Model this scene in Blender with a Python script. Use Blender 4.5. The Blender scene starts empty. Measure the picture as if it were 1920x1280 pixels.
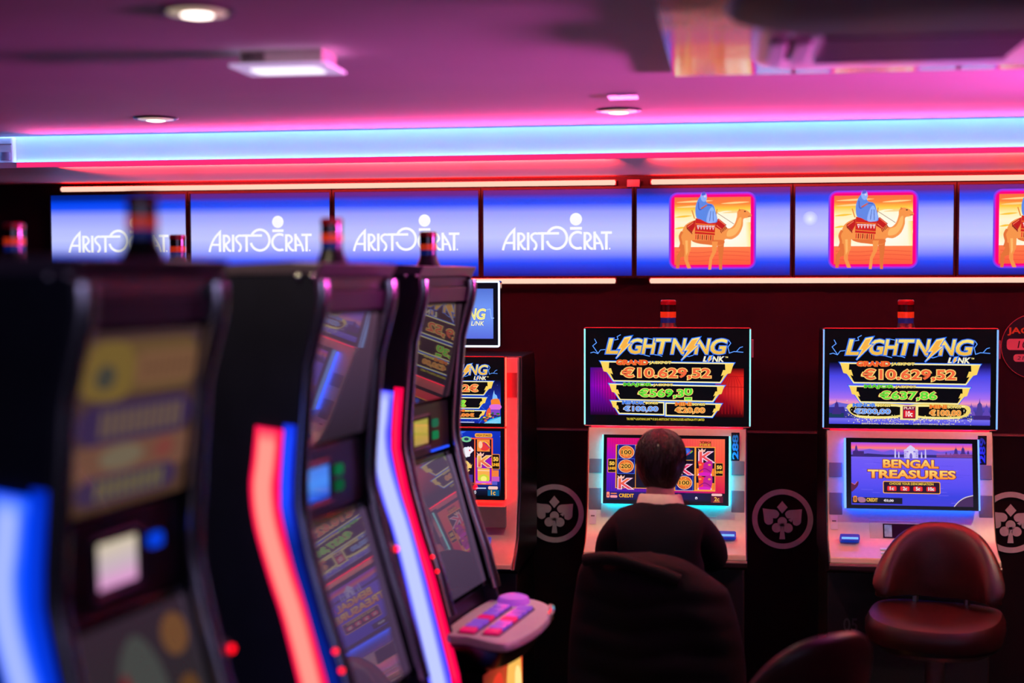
import bpy, bmesh, math, random
from mathutils import Vector, Matrix
from mathutils.geometry import tessellate_polygon

R = math.radians
C = bpy.context.scene.collection
scene = bpy.context.scene
random.seed(7)

# ------------------------------------------------------------------ camera
H = 1.85
cam_d = bpy.data.cameras.new('camera')
cam = bpy.data.objects.new('camera', cam_d)
C.objects.link(cam)
scene.camera = cam
cam_d.sensor_width = 36.0
cam_d.lens = 2667.0 / 1920.0 * 36.0
cam_d.clip_start = 0.05
_yaw, _pit, _rol = R(8.5), R(-2.62), R(0.17)
_f = Vector((-math.sin(_yaw) * math.cos(_pit), math.cos(_yaw) * math.cos(_pit), math.sin(_pit)))
_r0 = Vector((math.cos(_yaw), math.sin(_yaw), 0))
_u0 = _r0.cross(_f)
_r = _r0 * math.cos(_rol) - _u0 * math.sin(_rol)
_u = _u0 * math.cos(_rol) + _r0 * math.sin(_rol)
_m = Matrix((_r, _u, -_f)).transposed().to_4x4()
_m.translation = Vector((0, 0, H))
cam.matrix_world = _m
cam_d.dof.use_dof = True
cam_d.dof.focus_distance = 5.75
cam_d.dof.aperture_fstop = 1.15

# ------------------------------------------------------------------ world, exposure
w = bpy.data.worlds.new('world')
scene.world = w
w.use_nodes = True
w.node_tree.nodes['Background'].inputs[0].default_value = (0.01, 0.008, 0.015, 1)
w.node_tree.nodes['Background'].inputs[1].default_value = 0.3
vs = scene.view_settings
scene.display_settings.display_device = 'sRGB'
vs.view_transform = 'Standard'
vs.look = 'None'
vs.gamma = 1.0
vs.exposure = 0.0
vs.use_curve_mapping = False


def lin(c):
    return tuple(((v / 255.0) / 12.92 if v / 255.0 <= 0.04045 else ((v / 255.0 + 0.055) / 1.055) ** 2.4) for v in c[:3])


# ------------------------------------------------------------------ lamps of the room and added fills
def area(name, loc, rot, sx, sy, col, power, spread=180):
    d = bpy.data.lights.new(name, 'AREA')
    d.shape = 'RECTANGLE'
    d.size, d.size_y = sx, sy
    d.color = col
    d.energy = power
    d.spread = R(spread)
    o = bpy.data.objects.new(name, d)
    o.location = loc
    o.rotation_euler = rot
    C.objects.link(o)
    return o


def spot(name, loc, col, power, angle=135, blend=0.9, rad=0.04, rot=(0, 0, 0)):
    d = bpy.data.lights.new(name, 'SPOT')
    d.color = col
    d.energy = power
    d.spot_size = R(angle)
    d.spot_blend = blend
    d.shadow_soft_size = rad
    o = bpy.data.objects.new(name, d)
    o.location = loc
    o.rotation_euler = rot
    C.objects.link(o)
    return o


# washes at the cove lip, and unseen fills added right and behind the camera
area('ceiling_fill_right', (2.45, 3.75, 2.10), (0, R(102), 0), 0.10, 1.5, (0.84, 0.08, 0.56), 36.0, 40)  # unseen magenta fill, added to tint the ceiling
area('cove_lip_wash', (0.0, 5.212, 2.306), (R(-115), 0, 0), 5.2, 0.012, (1.0, 0.05, 0.26), 7.0, 50)
for _a, _b in ((-2.62, -0.42), (-0.27, 2.6)):
    area('soffit_wash', ((_a + _b) / 2, 5.225, 2.279), (R(96), 0, 0), _b - _a, 0.008, (1.0, 0.03, 0.03), 36.0 * (_b - _a), 22)
area('shadow_fill_back', (0.3, -1.9, 2.1), (R(100), 0, 0), 4.5, 0.3, (0.60, 0.55, 1.0), 16.0)  # unseen bluish fill, added to lift the shadows
# warm recessed downlights; the last is an unseen fill added for the palace machine
for _x, _y, _w in ((-1.07, 2.813, 22.0), (-1.927, 4.664, 36.0), (-0.346, 4.703, 42.0), (1.6, 4.68, 64.0)):
    spot('downlight_and_fill_beam', (_x, _y, 2.378), (1.0, 0.80, 0.50), _w)

# ------------------------------------------------------------------ materials
MATS = {}


def mat(name, col=(128, 128, 128), rough=0.5, metal=0.0, spec=0.5, emis=None, es=0.0, noise=0.0, nscale=40.0, bump=0.0, bscale=120.0, ior=None, coat=0.0, trans=0.0, alpha=1.0, wear=0.0):
    if name in MATS:
        return MATS[name]
    m = bpy.data.materials.new(name)
    m.use_nodes = True
    nt = m.node_tree
    b = nt.nodes['Principled BSDF']
    c = lin(col)
    b.inputs['Base Color'].default_value = (*c, 1)
    b.inputs['Roughness'].default_value = rough
    b.inputs['Metallic'].default_value = metal
    b.inputs['Specular IOR Level'].default_value = spec
    b.inputs['Coat Weight'].default_value = coat
    b.inputs['Transmission Weight'].default_value = trans
    b.inputs['Alpha'].default_value = alpha
    if ior:
        b.inputs['IOR'].default_value = ior
    if emis:
        b.inputs['Emission Color'].default_value = (*lin(emis), 1)
        b.inputs['Emission Strength'].default_value = es
    tc = nt.nodes.new('ShaderNodeTexCoord')
    if noise > 0:
        n = nt.nodes.new('ShaderNodeTexNoise')
        n.inputs['Scale'].default_value = nscale
        n.inputs['Detail'].default_value = 5
        nt.links.new(tc.outputs['Object'], n.inputs['Vector'])
        rm = nt.nodes.new('ShaderNodeMapRange')
        rm.inputs[1].default_value, rm.inputs[2].default_value = 0.3, 0.7
        rm.inputs[3].default_value, rm.inputs[4].default_value = 1 - noise, 1 + noise
        nt.links.new(n.outputs[0], rm.inputs[0])
        mx = nt.nodes.new('ShaderNodeVectorMath')
        mx.operation = 'SCALE'
        mx.inputs[0].default_value = c
        nt.links.new(rm.outputs[0], mx.inputs['Scale'])
        nt.links.new(mx.outputs[0], b.inputs['Base Color'])
        if wear > 0:
            rr = nt.nodes.new('ShaderNodeMapRange')
            rr.inputs[1].default_value, rr.inputs[2].default_value = 0.3, 0.7
            rr.inputs[3].default_value, rr.inputs[4].default_value = max(0, rough - wear), rough + wear
            nt.links.new(n.outputs[0], rr.inputs[0])
            nt.links.new(rr.outputs[0], b.inputs['Roughness'])
    if bump > 0:
        n2 = nt.nodes.new('ShaderNodeTexNoise')
        n2.inputs['Scale'].default_value = bscale
        n2.inputs['Detail'].default_value = 4
        nt.links.new(tc.outputs['Object'], n2.inputs['Vector'])
        bp = nt.nodes.new('ShaderNodeBump')
        bp.inputs['Strength'].default_value = bump
        bp.inputs['Distance'].default_value = 0.01
        nt.links.new(n2.outputs[0], bp.inputs['Height'])
        nt.links.new(bp.outputs[0], b.inputs['Normal'])
    MATS[name] = m
    return m


def glow(name, col, strength):
    """plain emitter"""
    if name in MATS:
        return MATS[name]
    m = bpy.data.materials.new(name)
    m.use_nodes = True
    nt = m.node_tree
    nt.nodes.remove(nt.nodes['Principled BSDF'])
    e = nt.nodes.new('ShaderNodeEmission')
    e.inputs[0].default_value = (*lin(col), 1)
    e.inputs[1].default_value = strength
    nt.links.new(e.outputs[0], nt.nodes['Material Output'].inputs[0])
    MATS[name] = m
    return m


def screen_mat(name, strength, rough=0.06, ior=1.5, base=4):
    """glass-fronted display that shows the colours stored on its mesh"""
    m = mat(name, (base, base, base + 1), rough, ior=ior)
    nt = m.node_tree
    if not any(n.type == 'ATTRIBUTE' for n in nt.nodes):
        a = nt.nodes.new('ShaderNodeAttribute')
        a.attribute_name = 'Col'
        b = nt.nodes['Principled BSDF']
        nt.links.new(a.outputs['Color'], b.inputs['Emission Color'])
        b.inputs['Emission Strength'].default_value = strength
    return m


BLACK = mat('black_plastic', (14, 14, 18), 0.35, noise=0.15)
BLACK_GLOSS = mat('black_gloss', (8, 8, 11), 0.12, noise=0.1)
DARK = mat('dark_panel', (24, 22, 27), 0.45, noise=0.2, nscale=8)
SIDE = mat('cabinet_side', (30, 30, 46), 0.42, noise=0.15, nscale=12)
SILVER = mat('champagne_paint', (200, 194, 164), 0.42, metal=0.25, noise=0.04, nscale=60, bump=0.02, bscale=600)
SILVER_D = mat('grey_paint', (120, 116, 116), 0.45, metal=0.3, noise=0.05)
CHROME = mat('chrome', (225, 225, 230), 0.13, metal=1.0, noise=0.03)
STEEL = mat('brushed_steel', (150, 150, 155), 0.28, metal=1.0, noise=0.06)
WHITE = mat('white_plastic', (225, 222, 222), 0.4, noise=0.03)
LEATHER = mat('burgundy_leather', (42, 10, 12), 0.36, noise=0.22, nscale=30, bump=0.12, bscale=260)
SCREEN = screen_mat('display_glass', 1.0)
SCREEN_TV = screen_mat('television_glass', 1.0, rough=0.55, ior=1.2)
SCREEN_FG = screen_mat('dim_display_glass', 1.0, rough=0.03, ior=1.95)


# ------------------------------------------------------------------ mesh builder
class MB:
    def __init__(s):
        s.v, s.f, s.m = [], [], []

    def add(s, vs_, fs, mi=0):
        o = len(s.v)
        s.v += [tuple(p) for p in vs_]
        for f in fs:
            s.f.append([o + i for i in f])
            s.m.append(mi)
        return s

    def box(s, x0, x1, y0, y1, z0, z1, mi=0):
        v = [(x, y, z) for z in (z0, z1) for y in (y0, y1) for x in (x0, x1)]
        return s.add(v, [(0, 2, 3, 1), (4, 5, 7, 6), (0, 1, 5, 4), (2, 6, 7, 3), (0, 4, 6, 2), (1, 3, 7, 5)], mi)

    def prism(s, pts, a, b, axis='x', mi=0, mside=None):
        n = len(pts)
        def P(p, t):
            return {'x': (t, p[0], p[1]), 'y': (p[0], t, p[1]), 'z': (p[0], p[1], t)}[axis]
        v = [P(p, a) for p in pts] + [P(p, b) for p in pts]
        s.add(v, [tuple(range(n))[::-1], tuple(range(n, 2 * n))], mi)
        o = len(s.v) - 2 * n
        for i in range(n):
            j = (i + 1) % n
            s.f.append([o + i, o + j, o + n + j, o + n + i])
            s.m.append(mi if mside is None else mside)
        return s

    def lathe(s, prof, n=24, c=(0, 0, 0), mi=0):
        v, f = [], []
        for r, z in prof:
            for k in range(n):
                a = 2 * math.pi * k / n
                v.append((c[0] + r * math.cos(a), c[1] + r * math.sin(a), c[2] + z))
        for i in range(len(prof) - 1):
            for k in range(n):
                k2 = (k + 1) % n
                f.append((i * n + k, i * n + k2, (i + 1) * n + k2, (i + 1) * n + k))
        f.append(tuple(range(n))[::-1])
        f.append(tuple(range((len(prof) - 1) * n, len(prof) * n)))
        return s.add(v, f, mi)

    def tube(s, path, r, n=10, mi=0, closed=False):
        path = [Vector(p) for p in path]
        N = len(path)
        rs = r if isinstance(r, (list, tuple)) else [r] * N
        v, f = [], []
        up = None
        for i, p in enumerate(path):
            t = (path[(i + 1) % N] - path[i - 1]) if closed else (path[min(i + 1, N - 1)] - path[max(i - 1, 0)])
            t.normalize()
            if up is None:
                up = Vector((0, 0, 1)) if abs(t.z) < 0.9 else Vector((1, 0, 0))
            a = t.cross(up).normalized()
            up = a.cross(t).normalized()
            for k in range(n):
                q = 2 * math.pi * k / n
                v.append(p + (a * math.cos(q) + up * math.sin(q)) * rs[i])
        for i in range(N if closed else N - 1):
            i2 = (i + 1) % N
            for k in range(n):
                k2 = (k + 1) % n
                f.append((i * n + k, i * n + k2, i2 * n + k2, i2 * n + k))
        if not closed:
            f.append(tuple(range(n))[::-1])
            f.append(tuple(range((N - 1) * n, N * n)))
        return s.add(v, f, mi)

    def loft(s, rings, mi=0, cap=True, closed=True):
        n = len(rings[0])
        v = [p for r_ in rings for p in r_]
        f = []
        for i in range(len(rings) - 1):
            for k in range(n if closed else n - 1):
                k2 = (k + 1) % n
                f.append((i * n + k, i * n + k2, (i + 1) * n + k2, (i + 1) * n + k))
        if cap:
            f.append(tuple(range(n))[::-1])
            f.append(tuple(range((len(rings) - 1) * n, len(rings) * n)))
        return s.add(v, f, mi)

    def ball(s, c, rx, ry, rz, n=20, m=12, mi=0):
        rings = []
        for i in range(m + 1):
            t = math.pi * (i + 0.02) / (m + 0.04)
            rings.append([(c[0] + rx * math.sin(t) * math.cos(2 * math.pi * k / n), c[1] + ry * math.sin(t) * math.sin(2 * math.pi * k / n), c[2] - rz * math.cos(t)) for k in range(n)])
        return s.loft(rings, mi)


def tag(o, label=None, cat=None, group=None, kind=None):
    for k, v in (('label', label), ('category', cat), ('group', group), ('kind', kind)):
        if v:
            o[k] = v
    return o


def obj(name, mb, mats, parent=None, bevel=0.0, sub=0, angle=32, loc=None, rot=None, label=None, solid=0.0):
    me = bpy.data.meshes.new(name)
    me.from_pydata(mb.v, [], mb.f)
    me.validate()
    ml = mats if isinstance(mats, (list, tuple)) else [mats]
    for q in ml:
        me.materials.append(q)
    if len(ml) > 1 and len(mb.m) == len(me.polygons):
        me.polygons.foreach_set('material_index', mb.m)
    bm = bmesh.new()
    bm.from_mesh(me)
    bmesh.ops.recalc_face_normals(bm, faces=bm.faces)
    bm.to_mesh(me)
    bm.free()
    me.polygons.foreach_set('use_smooth', [True] * len(me.polygons))
    me.set_sharp_from_angle(angle=R(angle))
    me.update()
    o = bpy.data.objects.new(name, me)
    C.objects.link(o)
    if parent is not None:
        o.parent = parent
    if loc:
        o.location = loc
    if rot:
        o.rotation_euler = rot
    if solid:
        md = o.modifiers.new('thickness', 'SOLIDIFY')
        md.thickness = solid
        md.offset = 0
    if bevel:
        md = o.modifiers.new('bevel', 'BEVEL')
        md.width = bevel
        md.segments = 3
        md.limit_method = 'ANGLE'
        md.angle_limit = R(35)
    if sub:
        md = o.modifiers.new('subdivision', 'SUBSURF')
        md.levels = md.render_levels = sub
    if label:
        o['label'] = label
    return o


def empty(name, loc, rz=0.0, label=None, cat=None, group=None, kind=None):
    o = bpy.data.objects.new(name, None)
    o.empty_display_size = 0.1
    o.location = loc
    o.rotation_euler = (0, 0, rz)
    C.objects.link(o)
    return tag(o, label, cat, group, kind)


def copy_thing(root):
    def rec(o, parent):
        c = o.copy()
        C.objects.link(c)
        c.parent = parent
        for ch in [q for q in o.children]:
            rec(ch, c)
        return c
    return rec(root, None)


def catmull(pts, n=6, closed=True):
    out = []
    N = len(pts)
    rng = range(N if closed else N - 1)
    for i in rng:
        if closed:
            p0, p1, p2, p3 = pts[i - 1], pts[i], pts[(i + 1) % N], pts[(i + 2) % N]
        else:
            p0, p1, p2, p3 = pts[max(i - 1, 0)], pts[i], pts[i + 1], pts[min(i + 2, N - 1)]
        for k in range(n):
            t = k / n
            out.append(tuple(0.5 * (2 * b + (c - a) * t + (2 * a - 5 * b + 4 * c - d) * t * t + (3 * b - a - 3 * c + d) * t ** 3) for a, b, c, d in zip(p0, p1, p2, p3)))
    if not closed:
        out.append(tuple(pts[-1]))
    return out


# ------------------------------------------------------------------ lettering and flat pictures
_glyphs = {}


def text_tris(s, offset=0.0, shear=0.0, spacing=1.0):
    k = (s, offset, shear, spacing)
    if k in _glyphs:
        return _glyphs[k]
    cu = bpy.data.curves.new('lettering', 'FONT')
    cu.body = s
    cu.dimensions = '2D'
    cu.fill_mode = 'BOTH'
    cu.offset = offset
    cu.shear = shear
    cu.space_character = spacing
    cu.resolution_u = 3
    o = bpy.data.objects.new('lettering', cu)
    C.objects.link(o)
    dg = bpy.context.evaluated_depsgraph_get()
    dg.update()
    ev = o.evaluated_get(dg)
    me = ev.to_mesh()
    vs_ = [(v.co.x, v.co.y) for v in me.vertices]
    fs = [tuple(p.vertices) for p in me.polygons]
    ev.to_mesh_clear()
    bpy.data.objects.remove(o)
    bpy.data.curves.remove(cu)
    _glyphs[k] = (vs_, fs)
    return _glyphs[k]


class Pic:
    """flat picture of a display: px region (x0,y0,x1,y1) laid on w x h metres, facing -y"""

    def __init__(s, region, w, h, lift=0.000015):
        s.r, s.w, s.h, s.lift = region, w, h, lift
        s.v, s.c, s.f = [], [], []
        s.k = 0
        s.A = (1, 0, 1, 0)   # extra affine ax, bx, ay, by applied to px
        s.clip = True

    def P(s, x, y):
        x, y = x * s.A[0] + s.A[1], y * s.A[2] + s.A[3]
        x0, y0, x1, y1 = s.r
        if s.clip:
            x, y = min(max(x, x0), x1), min(max(y, y0), y1)
        return ((x - x0) / (x1 - x0) - 0.5) * s.w, -s.k * s.lift, (0.5 - (y - y0) / (y1 - y0)) * s.h

    def tri(s, pts, faces, cols):
        o = len(s.v)
        for i, p in enumerate(pts):
            s.v.append(s.P(*p))
            s.c.append((*lin(cols[i] if isinstance(cols, list) else cols), 1))
        for f in faces:
            s.f.append([o + i for i in f])
        s.k += 1
        return s

    def poly(s, pts, col):
        t = tessellate_polygon([[Vector((p[0], p[1], 0)) for p in pts]])
        return s.tri(pts, t, col)

    def rect(s, x0, y0, x1, y1, col, col2=None, col3=None, col4=None):
        """col top-left .. (TL, TR, BR, BL) or (top, bottom)"""
        if col2 is None:
            cs = [col] * 4
        elif col3 is None:
            cs = [col, col, col2, col2]
        else:
            cs = [col, col2, col3, col4]
        return s.tri([(x0, y0), (x1, y0), (x1, y1), (x0, y1)], [(0, 1, 2, 3)], cs)

    def vgrad(s, x0, x1, stops):
        for (ya, ca), (yb, cb) in zip(stops[:-1], stops[1:]):
            s.rect(x0, ya, x1, yb, ca, cb)
            s.k -= 1
        s.k += 1

    def ell(s, cx, cy, rx, ry, col, n=28, ecol=None):
        pts = [(cx, cy)] + [(cx + rx * math.cos(2 * math.pi * k / n), cy + ry * math.sin(2 * math.pi * k / n)) for k in range(n)]
        return s.tri(pts, [(0, 1 + k, 1 + (k + 1) % n) for k in range(n)], [col] + [ecol or col] * n)

    def line(s, pts, wd, col, closed=False):
        n = len(pts)
        L = []
        for i in range(n):
            a = pts[i - 1] if (i > 0 or closed) else pts[i]
            b = pts[(i + 1) % n] if (i < n - 1 or closed) else pts[i]
            p = Vector(pts[i][:2])
            d1 = (p - Vector(a[:2])) if a is not pts[i] else (Vector(b[:2]) - p)
            d2 = (Vector(b[:2]) - p) if b is not pts[i] else d1
            if d1.length < 1e-6:
                d1 = d2
            if d2.length < 1e-6:
                d2 = d1
            d1.normalize()
            d2.normalize()
            n1 = Vector((-d1.y, d1.x))
            n2 = Vector((-d2.y, d2.x))
            m = n1 + n2
            if m.length < 0.3:
                m = n1
            m.normalize()
            sc = min(1.0 / max(m.dot(n1), 0.35), 2.2)
            L.append((p + m * wd / 2 * sc, p - m * wd / 2 * sc))
        v = [tuple(q) for pr in L for q in pr]
        f = [(2 * i, 2 * i + 1, 2 * ((i + 1) % n) + 1, 2 * ((i + 1) % n)) for i in range(n if closed else n - 1)]
        return s.tri(v, f, col)

    def text(s, st, x0, y0, x1, y1, layers, shear=0.0, spacing=1.0):
        """fit a string into the box; layers = [(colour, outline growth[, bottom colour])] back to front"""
        bv, _ = text_tris(st, 0.0, shear, spacing)
        bx0, bx1 = min(v[0] for v in bv), max(v[0] for v in bv)
        by0, by1 = min(v[1] for v in bv), max(v[1] for v in bv)
        for L in layers:
            tv, tf = text_tris(st, L[1], shear, spacing)
            pts = [(x0 + (v[0] - bx0) / (bx1 - bx0) * (x1 - x0), y1 - (v[1] - by0) / (by1 - by0) * (y1 - y0)) for v in tv]
            col = L[0]
            if len(L) > 2:
                col = []
                for p in pts:
                    t = min(max((p[1] - y0) / (y1 - y0), 0), 1)
                    col.append(tuple(a + (b - a) * t for a, b in zip(L[0], L[2])))
            s.tri(pts, tf, col)
        return s

    def build(s, name, material, parent, loc=(0, 0, 0), rot=(0, 0, 0), label=None):
        me = bpy.data.meshes.new(name)
        me.from_pydata(s.v, [], s.f)
        at = me.color_attributes.new('Col', 'FLOAT_COLOR', 'POINT')
        at.data.foreach_set('color', [q for c in s.c for q in c])
        bm = bmesh.new()
        bm.from_mesh(me)
        for f in bm.faces:
            f.normal_update()
            if f.normal.y > 0:
                f.normal_flip()
        bm.to_mesh(me)
        bm.free()
        me.materials.append(material)
        o = bpy.data.objects.new(name, me)
        C.objects.link(o)
        o.parent = parent
        o.location = loc
        o.rotation_euler = rot
        if label:
            o['label'] = label
        return o


def rbox(w, h, r, n=5, cx=0.0, cy=0.0):
    """rounded rectangle outline"""
    pts = []
    for sx, sy, a0 in ((1, 1, 0), (-1, 1, 90), (-1, -1, 180), (1, -1, 270)):
        for k in range(n + 1):
            a = R(a0 + 90 * k / n)
            pts.append((cx + sx * (w / 2 - r) + r * math.cos(a), cy + sy * (h / 2 - r) + r * math.sin(a)))
    return pts

# ================================================================== the setting
XL, XR, YB, YW = -4.4, 2.6, -2.4, 6.34
ZC, YF, ZS = 2.395, 5.25, 2.290
ceil_m = mat('ceiling_paint', (214, 208, 210), 0.62, noise=0.03, nscale=3, bump=0.05, bscale=9)
white_m = mat('white_paint', (226, 224, 226), 0.42, noise=0.02, nscale=5)
soff_m = mat('soffit_paint', (222, 214, 214), 0.5, spec=0.3, noise=0.02, nscale=5)
wall_m = mat('dark_wall_panel', (30, 26, 36), 0.7, spec=0.06, noise=0.12, nscale=3, bump=0.02, bscale=300)
low_m = mat('black_wall_panel', (17, 19, 25), 0.7, spec=0.06, noise=0.12, nscale=3)
carpet = mat('dark_carpet', (26, 18, 26), 0.95, noise=0.5, nscale=70, bump=0.3, bscale=400)


def struct(name, mb, m, **k):
    return tag(obj(name, mb, m, **k), kind='structure')


struct('floor', MB().box(XL, XR, YB, YW, -0.06, 0), carpet)
struct('ceiling', MB().box(XL, XR, YB, YF - 0.06, ZC, ZC + 0.09), ceil_m)
struct('wall_back', MB().box(XL, XR, YW, YW + 0.1, 0, 2.5), wall_m)
struct('wall_left', MB().box(XL - 0.1, XL, YB, YW, 0, 2.5), wall_m)
struct('wall_right', MB().box(XR, XR + 0.1, YB, YW, 0, 2.5), wall_m)
struct('wall_front', MB().box(XL, XR, YB - 0.1, YB, 0, 2.5), wall_m)
# lower dark wall panels with a thin ledge
_p = MB().box(XL, XR, 6.30, YW, 0, 1.162)
struct('trim_1', _p, low_m)
struct('trim_2', MB().box(XL, XR, 6.294, YW, 1.162, 1.168), mat('ledge_strip', (120, 96, 100), 0.4, noise=0.05))
# dropped bulkhead over the screens: pale band, red-lit underside
blk = struct('trim_3', MB().box(XL, XR, YF, YW, ZS, ZC + 0.09), [white_m])
blk.data.materials.append(soff_m)
for p_ in blk.data.polygons:
    if p_.normal.z < -0.5:
        p_.material_index = 1
struct('trim_4', MB().box(XL, XR, YF - 0.06, YF, ZC + 0.075, ZC + 0.09), white_m)
lip = MB().prism([(5.205, ZS - 0.014), (5.205, ZS + 0.008), (5.209, ZS + 0.008), (5.209, ZS + 0.004), (5.25, ZS + 0.004), (5.25, ZS), (5.209, ZS), (5.209, ZS - 0.014)], XL, XR, 'x')
lip = struct('trim_5', lip, white_m)
# LED tape lying in the trough of the lip, in the slot over the pale band and behind the lip
g_blue = glow('led_blue', (100, 148, 255), 18.0)
g_pink = glow('led_pink', (255, 46, 120), 1.0)
g_slot = glow('led_slot', (110, 170, 255), 26.0)
g_redl = glow('led_red', (255, 14, 12), 30.0)
obj('led_tape', MB().box(-3.2, XR, 5.238, 5.246, ZS + 0.005, ZS + 0.008), g_blue, lip)
obj('led_profile', MB().box(-2.72, XR, 5.2025, 5.205, ZS - 0.012, ZS + 0.006), g_pink, lip)
obj('led_tape', MB().box(-3.2, XR, 5.215, 5.235, ZC + 0.068, ZC + 0.072), g_slot, blk)
for a, b in ((-2.62, -0.42), (-0.27, XR)):
    obj('led_tape', MB().box(a, b, 5.215, 5.219, ZS - 0.013, ZS - 0.003), g_redl, blk)

# ------------------------------------------------------------------ red light tubes around the screens
g_core = glow('tube_core', (255, 202, 178), 1.15)
g_edge = glow('tube_edge', (255, 4, 8), 1.2)
g_top = glow('tube_top', (255, 3, 6), 15.0)
tubes = [('red light tube running above the screens showing white lettering', -3.053, -0.474, 2.260),
         ('red light tube running above the screens showing a camel', -0.319, XR - 0.02, 2.260),
         ('red light tube running below the screens showing white lettering', -3.053, -0.473, 1.829),
         ('red light tube running below the screens showing a camel', -0.324, XR - 0.02, 1.829)]
for lab, a, b, z in tubes:
    r = empty('light_tube', ((a + b) / 2, 6.262, z), 0, lab, 'light tube', 'red light tubes framing the screen row')
    L = (b - a) / 2
    core, edge, top = MB(), MB(), MB()
    n = 16
    for mb_, ks in ((core, range(0, 7)), (edge, range(11, 16)), (top, range(7, 11))):
        v, f = [], []
        for k in list(ks) + [ks[-1] + 1]:
            q = R(-67.5 - 90) + 2 * math.pi * k / n
            q = math.pi + R(-70) + 2 * math.pi * k / n
            for x in (-L, L):
                v.append((x, 0.0125 * math.cos(q), 0.0115 * math.sin(q)))
        m_ = len(ks)
        f = [(2 * i, 2 * i + 1, 2 * i + 3, 2 * i + 2) for i in range(m_)]
        mb_.add(v, f)
    obj('diffuser', core, g_core, r)
    obj('housing', top, g_edge, r)
    obj('top_glow', edge, g_top, r)
    for x in (-L, L):
        obj('end_cap', MB().tube([(x - 0.003, 0, 0), (x + 0.003, 0, 0)], 0.0122, 16), mat('cap_red', (150, 20, 20), 0.4, noise=0.05), r)

jb = MB().box(-0.028, 0.028, -0.03, 0.03, -0.02, 0.012)
o = obj('junction_box', jb, mat('grey_box', (110, 80, 100), 0.5, noise=0.05), None, bevel=0.002, loc=(-0.395, 6.26, 2.258))
tag(o, 'small grey junction box in the gap between the two upper light tubes', 'junction box')

# ------------------------------------------------------------------ the row of wall screens
TVW, TVH = 0.662, 0.382


def tv_background(p, soft=True):
    x0, y0, x1, y1 = p.r
    hh = y1 - y0
    st = [(0, (0, 30, 125)), (0.05, (0, 38, 150)), (0.10, (0, 66, 235)), (0.16, (20, 80, 255)), (0.20, (95, 120, 255)), (0.26, (150, 160, 255)),
          (0.42, (182, 190, 255)), (0.55, (192, 200, 255)), (0.66, (168, 178, 255)), (0.76, (120, 135, 255)), (0.81, (60, 95, 255)), (0.85, (0, 75, 250)), (0.92, (0, 50, 205)), (1, (0, 26, 140))]
    p.vgrad(x0, x1, [(y0 + hh * t, c) for t, c in st])


def tv_logo(p):
    """white word mark with a ball and bar over the C (zoomed pixels of the fourth screen)"""
    W_ = (250, 252, 255)
    w_ = 40
    def arc(cx, cy, rx, ry, a0, a1, n=22):
        return [(cx + rx * math.cos(R(a0 + (a1 - a0) * k / n)), cy + ry * math.sin(R(a0 + (a1 - a0) * k / n))) for k in range(n + 1)]
    cr = lambda pts: catmull(pts, 6, False)
    p.line([(26, 862), (26, 545)], w_, W_)
    p.line(cr([(-145, 862), (-120, 770), (-60, 650), (36, 545)]), 36, W_)
    p.poly([(6, 560), (46, 512), (46, 620), (6, 640)], W_)
    p.line([(-112, 752), (26, 752)], 34, W_)
    for dx, x1 in ((0, 205), (1000, 1212)):
        p.line([(90 + dx, 862), (90 + dx, 596)], w_, W_)
        p.line(cr([(84 + dx, 616), (140 + dx, 616), (174 + dx, 652), (172 + dx, 700), (112 + dx, 752)]), 36, W_)
        p.line(cr([(112 + dx, 735), (140 + dx, 800), (x1 - 30, 842), (x1, 842)]), 36, W_)
    p.line([(238, 862), (238, 596)], w_, W_)
    p.line(cr([(384, 616), (330, 614), (286, 650), (300, 700), (345, 745), (362, 790), (346, 842), (318, 846)]), 36, W_)
    p.line([(385, 613), (705, 613)], 38, W_)
    p.line([(455, 862), (455, 630)], w_, W_)
    p.line(arc(670, 683, 152, 160, -150, 165, 36), 40, W_)
    p.line(arc(985, 718, 118, 122, -65, -295, 26) , 40, W_)
    p.line([(1030, 612), (1048, 612)], 36, W_)
    p.line([(1030, 838), (1048, 838)], 36, W_)
    p.line([(868, 541), (1048, 541)], 42, W_)
    p.ell(958, 405, 92, 94, W_, 40)
    p.line([(1238, 862), (1238, 590)], w_, W_)
    p.line(cr([(1226, 604), (1270, 660), (1330, 760), (1360, 862)]), 36, W_)
    p.line([(1240, 764), (1335, 764)], 32, W_)
    p.line([(1330, 608), (1495, 608)], 38, W_)
    p.line([(1412, 862), (1412, 620)], w_, W_)
    p.rect(1450, 834, 1472, 858, W_)


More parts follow.
